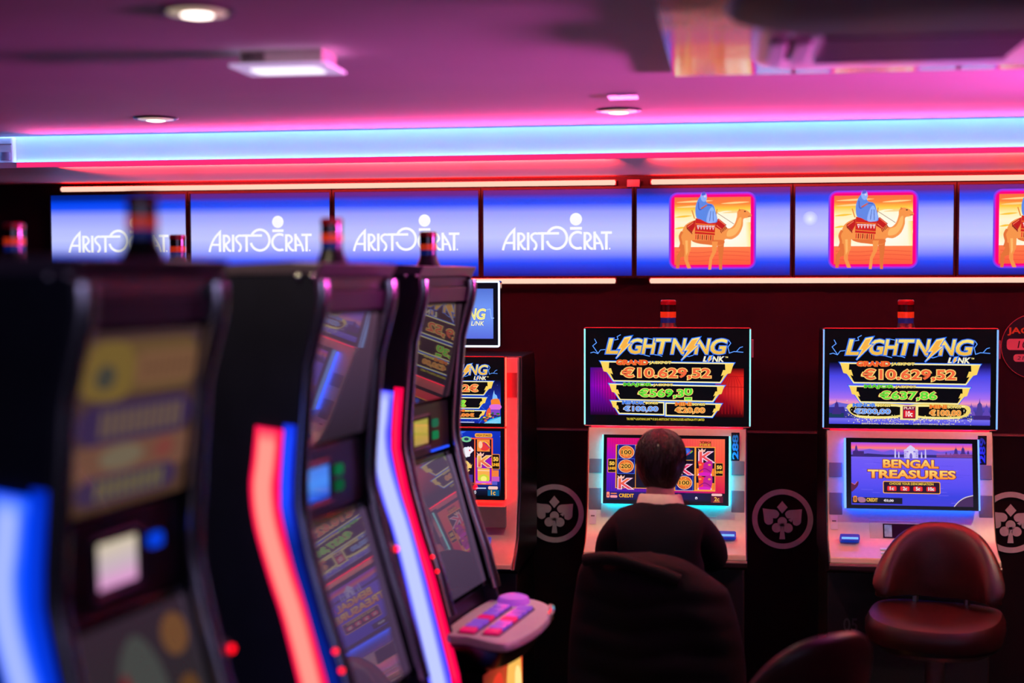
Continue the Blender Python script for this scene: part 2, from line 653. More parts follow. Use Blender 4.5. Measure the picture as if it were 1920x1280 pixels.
def tv_camel(p, spot_=False):
    cr = lambda pts, n=5: catmull(pts, n, True)
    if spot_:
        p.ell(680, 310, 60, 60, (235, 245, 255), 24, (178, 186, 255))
    # sunset card with a glowing magenta rim
    for k, (g, c) in enumerate(((22, (120, 60, 235)), (10, (220, 20, 190)), (0, (255, 0, 120)))):
        p.poly(rbox(655 + 2 * g, 560 + 2 * g, 46 + g, 5, 1172, 395), c)
    card = (868, 132, 1478, 662)
    p.vgrad(card[0], card[2], [(132, (248, 110, 66)), (185, (250, 132, 60)), (225, (255, 205, 70)), (275, (255, 240, 170)), (330, (255, 246, 214)), (430, (255, 238, 170)), (522, (255, 250, 228))])
    p.rect(868, 522, 1478, 662, (255, 126, 74), (255, 92, 62))
    p.ell(1290, 410, 190, 170, (255, 255, 250), 36, (255, 248, 214))
    p.rect(868, 522, 1478, 662, (255, 126, 74), (255, 92, 62))
    for y, a, b in ((165, 880, 1180), (205, 880, 1130), (250, 1250, 1470), (178, 1240, 1470), (282, 870, 1010), (372, 870, 960)):
        p.poly(cr([(a, y + 6), ((a + b) / 2, y - 8), (b, y - 6), ((a + b) / 2, y + 7)]), (255, 214, 140) if y < 260 else (255, 198, 60))
    p.rect(1440, 330, 1478, 522, (255, 246, 200), (255, 214, 90), (255, 236, 150), (255, 250, 220))
    for y in (560, 590, 625):
        p.line(catmull([(880, y), (1060, y + 8), (1250, y - 4), (1470, y + 6)], 5, False), 5, (238, 88, 60))
    tan, tan2, tan3 = (244, 150, 76), (226, 116, 58), (255, 184, 104)
    # far legs, then the near ones
    for pts in (([(960, 480), (985, 545), (962, 590), (915, 605), (905, 690), (880, 690), (884, 596), (915, 545), (920, 470)], tan2),
                ([(1205, 470), (1268, 470), (1262, 560), (1252, 640), (1252, 700), (1228, 700), (1226, 640), (1222, 560)], tan2)):
        p.poly(pts[0], pts[1])
    body = [(930, 395), (955, 350), (1010, 318), (1090, 300), (1180, 300), (1250, 330), (1300, 378), (1345, 350), (1368, 290), (1372, 248), (1398, 228), (1440, 236), (1476, 262), (1484, 284),
            (1450, 296), (1420, 306), (1415, 360), (1385, 425), (1330, 462), (1275, 462), (1258, 505), (1200, 512), (1130, 504), (1060, 494), (1005, 470), (985, 500), (930, 500), (918, 450)]
    p.poly(cr(body), tan)
    p.poly(cr([(1010, 470), (1120, 470), (1260, 470), (1250, 506), (1130, 502), (1050, 492)]), tan2)
    p.poly(cr([(1300, 392), (1350, 370), (1385, 300), (1405, 300), (1395, 370), (1350, 430), (1290, 440)]), tan3)
    p.poly([(940, 470), (1002, 470), (1000, 540), (978, 590), (978, 630), (1004, 690), (972, 690), (946, 620), (950, 560)], tan)
    p.poly([(1170, 480), (1218, 480), (1204, 560), (1172, 620), (1164, 700), (1140, 700), (1150, 610), (1172, 560)], tan)
    p.poly([(955, 470), (975, 470), (976, 560), (962, 590), (960, 560)], tan3)
    p.line(catmull([(930, 400), (912, 440), (922, 490), (910, 535)], 5, False), 20, tan2)
    p.ell(1432, 246, 8, 5, (60, 20, 20), 10)
    p.poly([(1380, 246), (1386, 222), (1400, 238)], tan2)
    p.line([(1456, 286), (1482, 284)], 4, (150, 70, 60))
    # red rugs with white pattern and fringe
    red, dk = (206, 36, 34), (140, 18, 26)
    p.poly([(1038, 296), (1196, 318), (1192, 430), (1032, 418)], red)
    p.poly([(1196, 318), (1222, 300), (1286, 350), (1240, 392), (1196, 366)], (190, 30, 32))
    p.poly([(1036, 310), (962, 356), (1010, 404), (1034, 360)], (190, 30, 32))
    for k in range(9):
        x = 1042 + k * 17
        p.line([(x, 424 + k), (x - 2, 462 + k)], 9, dk if k % 2 else (226, 60, 46))
    for k in range(6):
        x = 1048 + k * 24
        p.poly([(x, 352 + k), (x + 22, 353 + k), (x + 11, 386 + k)], (250, 238, 238))
        p.poly([(x + 6, 358 + k), (x + 16, 359 + k), (x + 11, 374 + k)], red)
    p.line([(1040, 340), (1194, 352)], 5, (250, 150, 60))
    p.line([(1036, 398), (1192, 412)], 5, (250, 150, 60))
    for a, b in (((1206, 352), (1246, 384)), ((1220, 308), (1276, 352)), ((1020, 330), (972, 364))):
        p.line([a, b], 5, (250, 130, 90))
    for k in range(5):
        p.line([(1238 + k * 10, 392 - k * 8), (1246 + k * 10, 414 - k * 8)], 7, dk)
        p.line([(968 + k * 9, 362 + k * 9), (972 + k * 9, 384 + k * 9)], 7, dk)
    p.line([(1008, 232), (1030, 300)], 9, (236, 140, 56))
    p.line([(1210, 226), (1196, 300)], 9, (236, 140, 56))
    p.line([(1206, 254), (1345, 344)], 4, (150, 110, 90))
    # rider in blue robes
    bl, bl2, bl3 = (84, 138, 232), (50, 92, 200), (140, 180, 250)
    p.poly(cr([(1044, 290), (1036, 220), (1052, 160), (1082, 120), (1112, 130), (1128, 175), (1176, 192), (1196, 240), (1210, 326), (1130, 328), (1080, 306)]), bl)
    p.poly(cr([(1078, 140), (1080, 108), (1102, 92), (1122, 106), (1128, 140), (1116, 164), (1094, 164)]), bl3)
    p.poly(cr([(1084, 116), (1092, 92), (1110, 90), (1118, 108), (1100, 118)]), (30, 92, 215))
    p.poly(cr([(1128, 330), (1140, 250), (1168, 210), (1190, 240), (1206, 320)]), bl3)
    p.line([(1150, 320), (1160, 240)], 5, bl2)
    p.line([(1180, 322), (1178, 240)], 5, bl2)
    p.line(catmull([(1060, 170), (1070, 230), (1130, 196), (1168, 196)], 5, False), 8, bl2)
    p.line([(1080, 222), (1128, 194)], 10, (206, 96, 60))
    p.ell(1112, 126, 9, 8, (216, 206, 240), 12)


tv_frame = mat('tv_frame', (12, 12, 15), 0.6, spec=0.2, noise=0.1)
words = ['leftmost wall screen with white lettering, at the dark end of the wall', 'wall screen with white lettering, second from the dark end of the wall',
         'wall screen with white lettering, third from the dark end of the wall', 'wall screen with white lettering, right beside the first camel screen',
         'wall screen with a camel and rider, right beside the white lettering screens', 'wall screen with a camel and rider and a pale light spot',
         'wall screen with a camel, rightmost and cut by the edge of the photo']
for k in range(7):
    xc = -2.787 + 0.6838 * k
    root = empty('wall_screen', (xc, 6.28, 2.0425), 0, words[k], 'screen', 'row of wall screens')
    fr = MB()
    fw, fh = 0.6805, 0.404
    fr.box(-fw / 2, fw / 2, 0.006, 0.058, -fh / 2, fh / 2)
    for x0, x1, z0, z1 in ((-fw / 2, -TVW / 2, -fh / 2, fh / 2), (TVW / 2, fw / 2, -fh / 2, fh / 2), (-TVW / 2, TVW / 2, TVH / 2, fh / 2), (-TVW / 2, TVW / 2, -fh / 2, -TVH / 2)):
        fr.box(x0, x1, -0.006, 0.006, z0, z1)
    obj('frame', fr, tv_frame, root)
    if k < 4:
        p = Pic((-440, -40, 1790, 1250), TVW, TVH)
        tv_background(p)
        tv_logo(p)
        p.build('display', SCREEN_TV, root, (0, 0.0055, 0))
    else:
        p = Pic((562, 58, 1790, 746), TVW, TVH)
        tv_background(p)
        tv_camel(p, k == 5)
        p.build('display', SCREEN_TV, root, (0, 0.0055, 0))

# ------------------------------------------------------------------ round card-suit emblems on the lower wall panels
emb_m = mat('emblem_metal', (212, 222, 222), 0.5, metal=0.1, noise=0.06)


def emblem(x, z, label):
    s = 0.1315 / 378.0
    mb = MB()
    n = 64
    ro, ri = 378 * s, 312 * s
    v = []
    for y in (0, -0.004):
        for r in (ro, ri):
            v += [(r * math.cos(2 * math.pi * k / n), y, r * math.sin(2 * math.pi * k / n)) for k in range(n)]
    f = []
    for k in range(n):
        q = (k + 1) % n
        f += [(2 * n + k, 2 * n + q, 3 * n + q, 3 * n + k), (k, q, 2 * n + q, 2 * n + k), (n + q, n + k, 3 * n + k, 3 * n + q)]
    mb.add(v, f)
    P = lambda pts: [((a - 580) * s, (585 - b) * s) for a, b in pts]
    def ex(pts):
        mb.prism(P(pts), -0.004, 0, 'y')
    ex([(575, 358), (642, 436), (575, 514), (511, 436)])
    heart = catmull([(333, 455), (420, 466), (500, 474), (538, 520), (510, 572), (455, 576)], 5, False) + catmull([(462, 590), (455, 640), (405, 660), (360, 630), (348, 560)], 5, False)
    ex(heart)
    spade = catmull([(820, 457), (730, 466), (650, 476), (612, 520), (640, 572), (690, 572)], 5, False) + [(652, 596), (690, 622), (703, 590)] + catmull([(705, 610), (715, 650), (760, 664), (805, 630), (812, 560)], 5, False)
    ex(spade)
    def disc(cx, cy, r):
        ex([(cx + r * math.cos(R(a)), cy + r * math.sin(R(a))) for a in range(0, 360, 12)])
    disc(577, 618, 58)
    disc(508, 698, 59)
    disc(648, 698, 59)
    ex([(556, 640), (598, 640), (600, 720), (614, 840), (542, 840), (556, 720)])
    o = obj('wall_emblem', mb, emb_m, None, loc=(x, 6.298, z))
    return tag(o, label, 'emblem', 'round card-suit emblems on the wall')


emblem(-0.75, 0.788, 'round wall emblem of card suits, just left of the seated person')
emblem(0.255, 0.785, 'round wall emblem of card suits between the two pale slot machines')
emblem(1.216, 0.792, 'round wall emblem of card suits, half hidden behind the burgundy stool back')

# round jackpot notice at the right edge
jp = empty('jackpot_sign', (1.312, 6.336, 1.545), 0, 'round black jackpot sign with handwritten pink labels at the right edge', 'sign')
obj('board', MB().prism([(0.138 * math.cos(R(a)), 0.138 * math.sin(R(a))) for a in range(0, 360, 6)], -0.006, 0, 'y'), mat('sign_black', (16, 17, 20), 0.3, noise=0.08), jp)
rim = MB().tube([(0.138 * math.cos(R(a)), -0.005, 0.138 * math.sin(R(a))) for a in range(0, 360, 6)], 0.0016, 6, closed=True)
obj('rim', rim, mat('sign_rim', (196, 110, 120), 0.4, noise=0.05), jp)


def flat_text(st, x0, x1, z0, z1, y, name, m, parent, shear=0.0, grow=0.0, thick=0.0006, rot=None, loc=None):
    tv, tf = text_tris(st, grow, shear)
    bv, _ = text_tris(st, 0, shear)
    bx0, bx1 = min(v[0] for v in bv), max(v[0] for v in bv)
    by0, by1 = min(v[1] for v in bv), max(v[1] for v in bv)
    v = [(x0 + (a - bx0) / (bx1 - bx0) * (x1 - x0), y, z0 + (b - by0) / (by1 - by0) * (z1 - z0)) for a, b in tv]
    return obj(name, MB().add(v, tf), m, parent, rot=rot, loc=loc)


gold = mat('gold_print', (200, 146, 50), 0.5, noise=0.1)
flat_text('J', -0.027, -0.015, 0.088, 0.110, -0.0066, 'lettering', gold, jp, grow=0.012)
flat_text('JACKPOT', -0.112, 0.112, 0.047, 0.080, -0.0066, 'lettering', gold, jp, grow=0.03)
pinkl = mat('paper_label', (226, 186, 182), 0.6, noise=0.04)
for z0, z1, wd, st, a, b in ((-0.016, 0.032, 0.232, '10', -0.072, -0.028), (-0.066, -0.034, 0.176, '21/', -0.073, -0.030)):
    t = obj('label', MB().prism(rbox(wd, z1 - z0, 0.014, 6, 0, (z0 + z1) / 2), -0.0072, -0.006, 'y'), pinkl, jp)
    flat_text(st, a, b, z0 + 0.008, z1 - 0.008, -0.0076, 'handwriting', mat('pen_ink', (30, 20, 24), 0.6, noise=0.1), t, shear=0.15)

# ------------------------------------------------------------------ things on the ceiling
ring_m = mat('dark_ring', (26, 22, 26), 0.35, noise=0.1)
refl_m = mat('glowing_reflector', (226, 214, 190), 0.3, noise=0.03, emis=(255, 225, 190), es=0.4)  # reflector ring; the lamp's light on it is put in as emission
lamp_g = glow('lamp_glow', (255, 232, 220), 6.0)
for i, (x, y, lab) in enumerate(((-1.07, 2.813, 'large recessed round ceiling light at the top left, nearest the camera'), (-1.927, 4.664, 'recessed round ceiling light at the left, close to the pale blue band'),
                                 (-0.346, 4.703, 'recessed round ceiling light beside the small square ceiling plate'))):
    r = empty('ceiling_light', (x, y, ZC), 0, lab, 'ceiling light', 'recessed ceiling lights')
    obj('ring', MB().lathe([(0.060, -0.0005), (0.062, -0.005), (0.070, -0.0055), (0.075, -0.003), (0.076, 0.0)], 40), ring_m, r)
    obj('glowing_reflector', MB().lathe([(0.033, -0.010), (0.060, -0.0058), (0.0605, -0.001)], 40), refl_m, r)
    obj('lamp', MB().lathe([(0.002, -0.0128), (0.022, -0.0122), (0.032, -0.010), (0.0325, -0.006)], 32), lamp_g, r)

# boxy clear emergency lamp
r = empty('emergency_light', (-1.052, 3.37, ZC), 0, 'clear boxy emergency lamp with a lit flange under the ceiling', 'emergency light')
clear = mat('clear_plastic', (226, 216, 196), 0.25, noise=0.05, trans=0.35)
obj('body', MB().box(-0.104, 0.104, -0.06, 0.06, -0.036, 0.0), clear, r, bevel=0.004)
obj('flange', MB().box(-0.122, 0.122, -0.085, 0.085, -0.044, -0.036), mat('lit_diffuser', (235, 225, 240), 0.4, emis=(225, 200, 255), es=0.55, noise=0.03), r, bevel=0.003)
obj('lamp', MB().prism(rbox(0.17, 0.10, 0.02, 5), -0.0455, -0.044, 'z'), glow('emergency_glow', (250, 240, 255), 1.6), r)
lb = MB().box(-0.098, -0.040, -0.0612, -0.06, -0.030, -0.006)
obj('label', lb, mat('grey_label', (120, 112, 100), 0.6, noise=0.1), r)
for dx in (-0.088, -0.074):
    obj('indicator', MB().tube([(dx, -0.0618, -0.016), (dx, -0.0612, -0.016)], 0.004, 12), BLACK, r)

o = obj('ceiling_plate', MB().box(-0.045, 0.045, -0.045, 0.045, -0.006, 0), mat('satin_plate', (190, 195, 215), 0.15, metal=0.9, noise=0.05), None, bevel=0.002, loc=(-0.306, 4.332, ZC))
tag(o, 'small square metal plate on the ceiling beside a round light', 'ceiling plate')

# motion sensor on the pale band
r = empty('motion_sensor', (-2.772, YF, 2.347), 0, 'white motion sensor at the left end of the pale blue band', 'motion sensor')
obj('housing', MB().box(-0.030, 0.030, -0.035, 0, -0.050, 0.052), WHITE, r, bevel=0.008)
obj('lens', MB().loft([[(0.022 * math.cos(R(a)), -0.034 - 0.008 * math.sin(R(a)), z) for a in range(0, 181, 15)] for z in (-0.040, -0.008)]), mat('sensor_lens', (160, 170, 190), 0.25, noise=0.04), r)
obj('cap', MB().box(-0.026, 0.026, -0.0365, -0.034, 0.022, 0.024), SILVER_D, r)

# cassette air conditioner
r = empty('air_conditioner', (0.40, 3.3, ZC), 0, 'ceiling cassette air conditioner with a ribbed grille on a shiny plate', 'air conditioner')
plate = MB().box(-0.537, 1.0, -0.75, 0.555, -0.012, 0)
obj('mounting_plate', plate, mat('shiny_plate', (205, 200, 205), 0.10, metal=0.85, noise=0.10, nscale=7, bump=0.10, bscale=6), r)
ac_w = mat('ac_plastic', (228, 222, 228), 0.25, noise=0.02)
def inset(d, z):
    return [(a, b, z) for a, b in rbox(1.12 - 2 * d, 1.12 - 2 * d, max(0.16 - d * 0.6, 0.05), 8, 0.22, -0.255)]
obj('body', MB().loft([inset(0.0, -0.012), inset(0.0, -0.030), inset(0.012, -0.040), inset(0.03, -0.043)]), ac_w, r)
gr = MB()
GX0, GX1, GY0, GY1 = -0.19, 0.225, -0.225, 0.095
for k in range(46):
    x = GX0 + (GX1 - GX0) * k / 45
    gr.box(x - 0.0022, x + 0.0022, GY0, GY1, -0.052, -0.043)
gr.box(GX0 - 0.006, GX1 + 0.006, GY0 - 0.008, GY0, -0.054, -0.043)
gr.box(GX0 - 0.006, GX1 + 0.006, GY1, GY1 + 0.008, -0.054, -0.043)
obj('grille', gr, mat('grille_dark', (110, 84, 122), 0.4, noise=0.08), r)  # slat colour has the purple room light mixed in
obj('grille_recess', MB().box(GX0, GX1, GY0, GY1, -0.0445, -0.043), mat('recess_black', (10, 8, 12), 0.8, noise=0.1), r)
lo = catmull([(-0.40, -0.62), (-0.30, -0.46), (-0.17, -0.41), (0.3, -0.405), (0.76, -0.41), (0.76, -0.92), (0.2, -0.92), (-0.3, -0.90)], 6)
def lop(s, z):
    return [(0.2 + (a - 0.2) * s, -0.66 + (b + 0.66) * s, z) for a, b in lo]
obj('intake_panel', MB().loft([lop(0.93, -0.043), lop(0.99, -0.050), lop(1.0, -0.060), lop(0.985, -0.072), lop(0.94, -0.078)]), mat('intake_grey', (84, 74, 88), 0.5, noise=0.06), r)
for x in (-0.305, -0.252):
    obj('louvre', MB().box(x, x + 0.036, -0.20, 0.08, -0.056, -0.043), ac_w, r, bevel=0.003)
obj('louvre_gap', MB().box(-0.267, -0.254, -0.21, 0.09, -0.0446, -0.043), MATS['recess_black'], r)

# ================================================================== slot machines along the wall
YEL, ORG, GRN, BLU = (255, 214, 92), (244, 104, 62), (96, 224, 60), (70, 130, 240)


def bolt(p, pts, glowc=(40, 120, 255)):
    p.line(pts, 16, glowc, True)
    p.poly(pts, (255, 226, 130))
    cx = sum(a for a, b in pts) / len(pts)
    cy = sum(b for a, b in pts) / len(pts)
    p.poly([(cx + (a - cx) * 0.72, cy + (b - cy) * 0.8) for a, b in pts], (248, 178, 74))


def sparkline(p, pts, wd=8):
    p.line(pts, wd, (16, 90, 230))
    p.line(pts, wd * 0.42, (140, 205, 255))


def title(p, word='LIGHTNING'):
    """slanted yellow word mark with bolts for its I letters"""
    ly = [((20, 60, 210), 0.075), ((120, 180, 255), 0.055), ((46, 60, 140), 0.036), ((255, 236, 150), 0.022, (250, 200, 80)), ((255, 224, 110), -0.012, (244, 176, 70))]
    for pts in ([(196, 412), (225, 404), (262, 418), (285, 386), (340, 380)], [(262, 415), (232, 372), (216, 350), (250, 322), (232, 288)], [(392, 300), (440, 292), (432, 268), (464, 250)],
                [(1400, 290), (1422, 322), (1398, 356), (1410, 408), (1450, 394), (1530, 400)], [(1470, 396), (1500, 360), (1526, 352)], [(760, 425), (800, 430), (828, 440)], [(560, 420), (640, 420), (720, 440)],
                [(1000, 430), (1060, 440), (1120, 420)], [(640, 300), (700, 282), (760, 292)], [(880, 290), (916, 278), (960, 290)]):
        sparkline(p, pts)
    for ch, x0, x1 in (('L', 338, 436), ('G', 534, 652), ('H', 652, 772), ('T', 776, 900), ('N', 906, 1034), ('N', 1112, 1244), ('G', 1252, 1388)):
        p.text(ch, x0, 288, x1, 414, ly, shear=0.2)
    bolt(p, [(498, 274), (562, 262), (524, 330), (556, 326), (420, 462), (468, 372), (436, 376)])
    bolt(p, [(1088, 284), (1158, 270), (1112, 344), (1146, 340), (992, 476), (1052, 384), (1014, 390)])
    p.text('L', 1184, 438, 1222, 482, [((40, 80, 200), 0.06), ((255, 246, 190), 0.03)], shear=0.2)
    bolt(p, [(1238, 436), (1262, 432), (1248, 456), (1260, 456), (1216, 500), (1232, 468), (1222, 470)])
    p.text('NK', 1264, 438, 1362, 484, [((40, 80, 200), 0.06), ((255, 246, 190), 0.03)], shear=0.2)
    p.text('TM', 1374, 438, 1398, 450, [((240, 220, 140), 0.03)])


def plate(p, pts, left=True, right=True):
    p.line(pts, 26, (30, 90, 235), True)
    p.line(pts, 17, (150, 200, 255), True)
    p.poly(pts, (10, 10, 16))
    p.line(pts, 10, (255, 240, 170), True)
    (ax, ay), (bx, by), (cx, cy), (dx, dy) = pts
    hh = dy - ay
    if left:
        p.poly([(ax - 6, ay), (ax + 0.42 * hh, ay + 4), (ax + 0.40 * hh, ay + 0.34 * hh), (ax + 0.52 * hh, ay + 0.34 * hh), (dx - 0.04 * hh, ay + 0.66 * hh), (dx - 0.18 * hh, ay + 0.60 * hh), (dx + 2, dy), (ax + 0.3 * hh, ay + 0.55 * hh), (ax + 0.12 * hh, ay + 0.5 * hh)], (255, 214, 96))
    if right:
        h2 = cy - by
        p.poly([(bx + 6, by), (bx - 0.42 * h2, by + 4), (bx - 0.40 * h2, by + 0.34 * h2), (bx - 0.52 * h2, by + 0.34 * h2), (cx + 0.04 * h2, by + 0.66 * h2), (cx + 0.18 * h2, by + 0.60 * h2), (cx - 2, cy), (bx - 0.3 * h2, by + 0.55 * h2), (bx - 0.12 * h2, by + 0.5 * h2)], (255, 214, 96))


def words(p, st, x0, y0, x1, y1, col, rim=(255, 232, 130), wide=0.0):
    p.text(st, x0, y0, x1, y1, [((150, 60, 20), 0.09), (rim, 0.07), (col, 0.03 - wide)])


def jackpots(p, grand, major, minor, mini, play=False):
    plate(p, [(292, 490), (1442, 500), (1332, 664), (402, 656)])
    words(p, 'GRAND', 428, 474, 700, 514, (240, 80, 48), (255, 150, 60))
    p.text('JACKPOT', 716, 482, 906, 512, [((20, 14, 10), 0.11), ((255, 226, 120), 0.045)])
    words(p, grand, 478, 540, 1246, 636, ORG)
    plate(p, [(370, 688), (1360, 698), (1268, 830), (460, 822)])
    words(p, 'MAJOR', 492, 674, 734, 708, (60, 190, 60), (180, 240, 80))
    p.text('JACKPOT', 752, 680, 920, 706, [((20, 14, 10), 0.11), ((255, 226, 120), 0.045)])
    if play:
        words(p, major, 624, 728, 1090, 804, GRN)
    else:
        words(p, major, 626, 726, 1012, 804, GRN)
        words(p, '0', 1024, 712, 1088, 776, GRN)
        p.rect(1014, 704, 1096, 719, (10, 10, 16))
        p.rect(1020, 794, 1090, 822, (255, 232, 130))
        p.rect(1026, 799, 1084, 818, GRN)
    if not play:
        plate(p, [(384, 838), (842, 846), (842, 950), (452, 944)], True, False)
        plate(p, [(862, 850), (1336, 856), (1262, 964), (862, 956)], False, True)
    else:
        random.seed(3)
        for cx, w_ in ((600, 250), (1115, 250)):
            p.poly(catmull([(cx - w_, 850), (cx - 0.5 * w_, 832), (cx + 0.5 * w_, 834), (cx + w_, 856), (cx + w_ * 0.95, 930), (cx + 0.4 * w_, 962), (cx - 0.5 * w_, 960), (cx - w_ * 0.9, 920)], 4), (240, 214, 110))
            p.poly(catmull([(cx - w_ * 0.86, 866), (cx, 858), (cx + w_ * 0.84, 866), (cx + w_ * 0.76, 930), (cx, 944), (cx - w_ * 0.78, 930)], 3), (14, 12, 14))
            p.line([(cx - w_ * 0.86, 850), (cx + w_ * 0.86, 854)], 9, (255, 240, 160))
            p.line([(cx - w_ * 0.7, 950), (cx + w_ * 0.7, 954)], 9, (255, 240, 160))
        for k in range(300):
            x = random.uniform(330, 1380)
            y = random.choice((random.gauss(958, 20), random.gauss(900, 40))) if (x < 420 or x > 1300 or 800 < x < 900) else random.gauss(965, 16)
            p.rect(x, y, x + random.uniform(3, 8), y + random.uniform(3, 8), random.choice(((255, 244, 170), (255, 226, 110), (255, 255, 230))))
        p.rect(790, 846, 940, 972, (250, 232, 150))
        p.rect(812, 854, 918, 960, (120, 20, 70))
        p.text('PLAY', 822, 860, 908, 880, [((255, 220, 200), 0.02)])
        p.rect(820, 890, 910, 950, (225, 30, 40))
        p.text('10c', 838, 898, 892, 942, [((255, 240, 240), 0.03)])
    dl, dr = (-84, 92) if play else (0, 0)
    words(p, 'MINOR', 480 + dl, 834, 668 + dl, 862, (60, 120, 230), (150, 190, 250))
    p.text('BONUS', 684 + dl, 838, 790 + dl, 860, [((20, 14, 10), 0.11), ((255, 226, 120), 0.045)])
    words(p, 'MINI', 946 + dr, 842, 1080 + dr, 870, (236, 110, 40), (255, 190, 80))
    p.text('BONUS', 1092 + dr, 846, 1200 + dr, 868, [((20, 14, 10), 0.11), ((255, 226, 120), 0.045)])
    words(p, minor, 494 + dl, 878, 790 + dl, 928, (86, 146, 240), (190, 214, 250), 0.012)
    words(p, mini, 946 + dr, 884, 1198 + dr, 938, (240, 130, 50), (255, 214, 120), 0.012)


def pagoda(p, x, y, w_, h_, col):
    p.poly([(x - w_, y), (x - 0.75 * w_, y - 0.3 * h_), (x - 0.5 * w_, y - 0.34 * h_), (x - 0.34 * w_, y - 0.7 * h_), (x - 0.08 * w_, y - 0.8 * h_), (x, y - h_), (x + 0.08 * w_, y - 0.8 * h_), (x + 0.34 * w_, y - 0.7 * h_), (x + 0.5 * w_, y - 0.34 * h_), (x + 0.75 * w_, y - 0.3 * h_), (x + w_, y)], col)


def pic_upper(kind, w_, h_):
    p = Pic((160, 200, 1575, 1045), w_, h_)
    p.rect(160, 200, 1575, 1045, (9, 9, 14))
    if kind == 'fire':
        p.rect(195, 540, 420, 700, (60, 14, 130), (120, 10, 110), (200, 0, 140), (130, 10, 190))
        p.rect(195, 700, 430, 960, (130, 10, 190), (210, 0, 130), (40, 4, 40), (30, 4, 40))
        p.rect(420, 560, 800, 960, (14, 10, 18), (14, 10, 18), (14, 10, 18), (90, 0, 60))
        p.rect(1290, 540, 1535, 620, (20, 8, 12), (60, 6, 12), (236, 36, 30), (150, 14, 30))
        p.rect(1290, 620, 1535, 760, (150, 14, 30), (236, 36, 30), (246, 50, 40), (180, 14, 40))
        p.rect(1290, 760, 1535, 970, (180, 14, 40), (246, 50, 40), (40, 4, 8), (26, 4, 8))
        for k in range(9):
            x = 205 + k * 24
            p.line([(x, 580), (x + 3, 930)], 4, (90, 8, 120))
        for k in range(7):
            x = 1345 + k * 28
            p.line([(1400 + k * 12, 605), (x, 690), (x + 4, 940)], 4, (170, 20, 24))
        p.line([(1350, 610), (1535, 612)], 5, (170, 20, 24))
        p.line([(1300, 700), (1535, 704)], 5, (170, 20, 24))
        title(p)
        jackpots(p, '\u20ac10.629,52', '\u20ac569,3', '\u20ac100,00', '\u20ac20,00')
        p.text('TIKI FIRE\u2122-LIGHTNING LINK\u2122 \u00a9 2015 ARISTOCRAT TECHNOLOGIES AUSTRALIA PTY LIMITED', 516, 982, 1196, 1002, [((226, 206, 60), 0.02)])
    else:
        x0, x1 = 195, 1535
        p.vgrad(x0, x1, [(480, (9, 9, 14)), (520, (30, 24, 110)), (600, (74, 70, 230)), (720, (120, 96, 246)), (790, (170, 110, 240)), (830, (240, 150, 190)), (865, (90, 70, 190)), (905, (60, 60, 160)), (962, (44, 50, 140)), (964, (120, 110, 240)), (1012, (80, 76, 220)), (1014, (60, 50, 190))])
        p.poly([(x0, 862), (260, 824), (330, 838), (400, 850), (400, 900), (x0, 900)], (104, 100, 214))
        p.poly([(x0, 870), (320, 866), (340, 940), (x0, 950)], (54, 46, 140))
        p.rect(x0, 920, 320, 956, (30, 62, 92))
        pagoda(p, 258, 930, 40, 130, (66, 46, 130))
        pagoda(p, 1448, 960, 52, 180, (76, 60, 150))
        pagoda(p, 1380, 930, 34, 110, (110, 80, 190))
        pagoda(p, 1505, 940, 36, 120, (96, 70, 180))
        p.rect(1400, 930, 1535, 966, (64, 40, 120))
        title(p)
        jackpots(p, '\u20ac10.629,52', '\u20ac637,86', '\u20ac500,00', '\u20ac100,00', True)
        p.text('BENGAL TREASURES\u2122 - LIGHTNING LINK\u2122', 470, 1000, 1240, 1012, [((226, 214, 150), 0.01)])
    return p


def slot_k(p, x, y, s, body=(240, 110, 60), rim=(250, 214, 240), crown=True):
    p.text('K', x, y, x + 1.0 * s, y + 0.8 * s, [((110, 20, 60), 0.08), (rim, 0.06), (body, 0.015, (230, 60, 90))])
    if crown:
        cx, cy = x + 0.18 * s, y - 0.02 * s
        p.poly([(cx - 0.22 * s, cy), (cx - 0.3 * s, cy - 0.26 * s), (cx - 0.12 * s, cy - 0.12 * s), (cx, cy - 0.3 * s), (cx + 0.12 * s, cy - 0.12 * s), (cx + 0.3 * s, cy - 0.26 * s), (cx + 0.22 * s, cy)], (250, 190, 170))


def lines_box(p, x0, y0, x1, y1, num):
    p.poly(rbox(x1 - x0, y1 - y0, 8, 3, (x0 + x1) / 2, (y0 + y1) / 2), (250, 150, 50))
    p.poly(rbox(x1 - x0 - 10, y1 - y0 - 10, 6, 3, (x0 + x1) / 2, (y0 + y1) / 2), (26, 16, 16))
    h_ = y1 - y0
    p.text(num, x0 + 0.2 * (x1 - x0), y0 + 0.2 * h_, x1 - 0.2 * (x1 - x0), y0 + 0.46 * h_, [((255, 200, 80), 0.05)])
    p.text('LINES', x0 + 0.08 * (x1 - x0), y0 + 0.6 * h_, x1 - 0.08 * (x1 - x0), y0 + 0.78 * h_, [((255, 180, 50), 0.05)])


def coin(p, cx, cy, r, st):
    p.rect(cx - r * 1.12, cy - r * 1.02, cx + r * 1.12, cy + r * 1.02, (60, 110, 235))
    p.rect(cx - r * 1.05, cy - r * 0.96, cx + r * 1.05, cy + r * 0.96, (30, 20, 120))
    p.ell(cx, cy, r, r * 0.88, (255, 220, 170))
    p.ell(cx, cy, r * 0.93, r * 0.82, (250, 170, 70), 28, (226, 90, 40))
    random.seed(int(cx + cy))
    for k in range(26):
        a, q = random.uniform(0, 6.28), random.uniform(0.5, 0.85) * r
        p.ell(cx + q * math.cos(a), cy + q * 0.86 * math.sin(a), 5, 4, random.choice(((226, 86, 40), (255, 214, 120))), 6)
    p.text(st, cx - r * 0.62, cy - r * 0.26, cx + r * 0.62, cy + r * 0.26, [((255, 190, 80), 0.09), ((40, 12, 16), 0.02)])


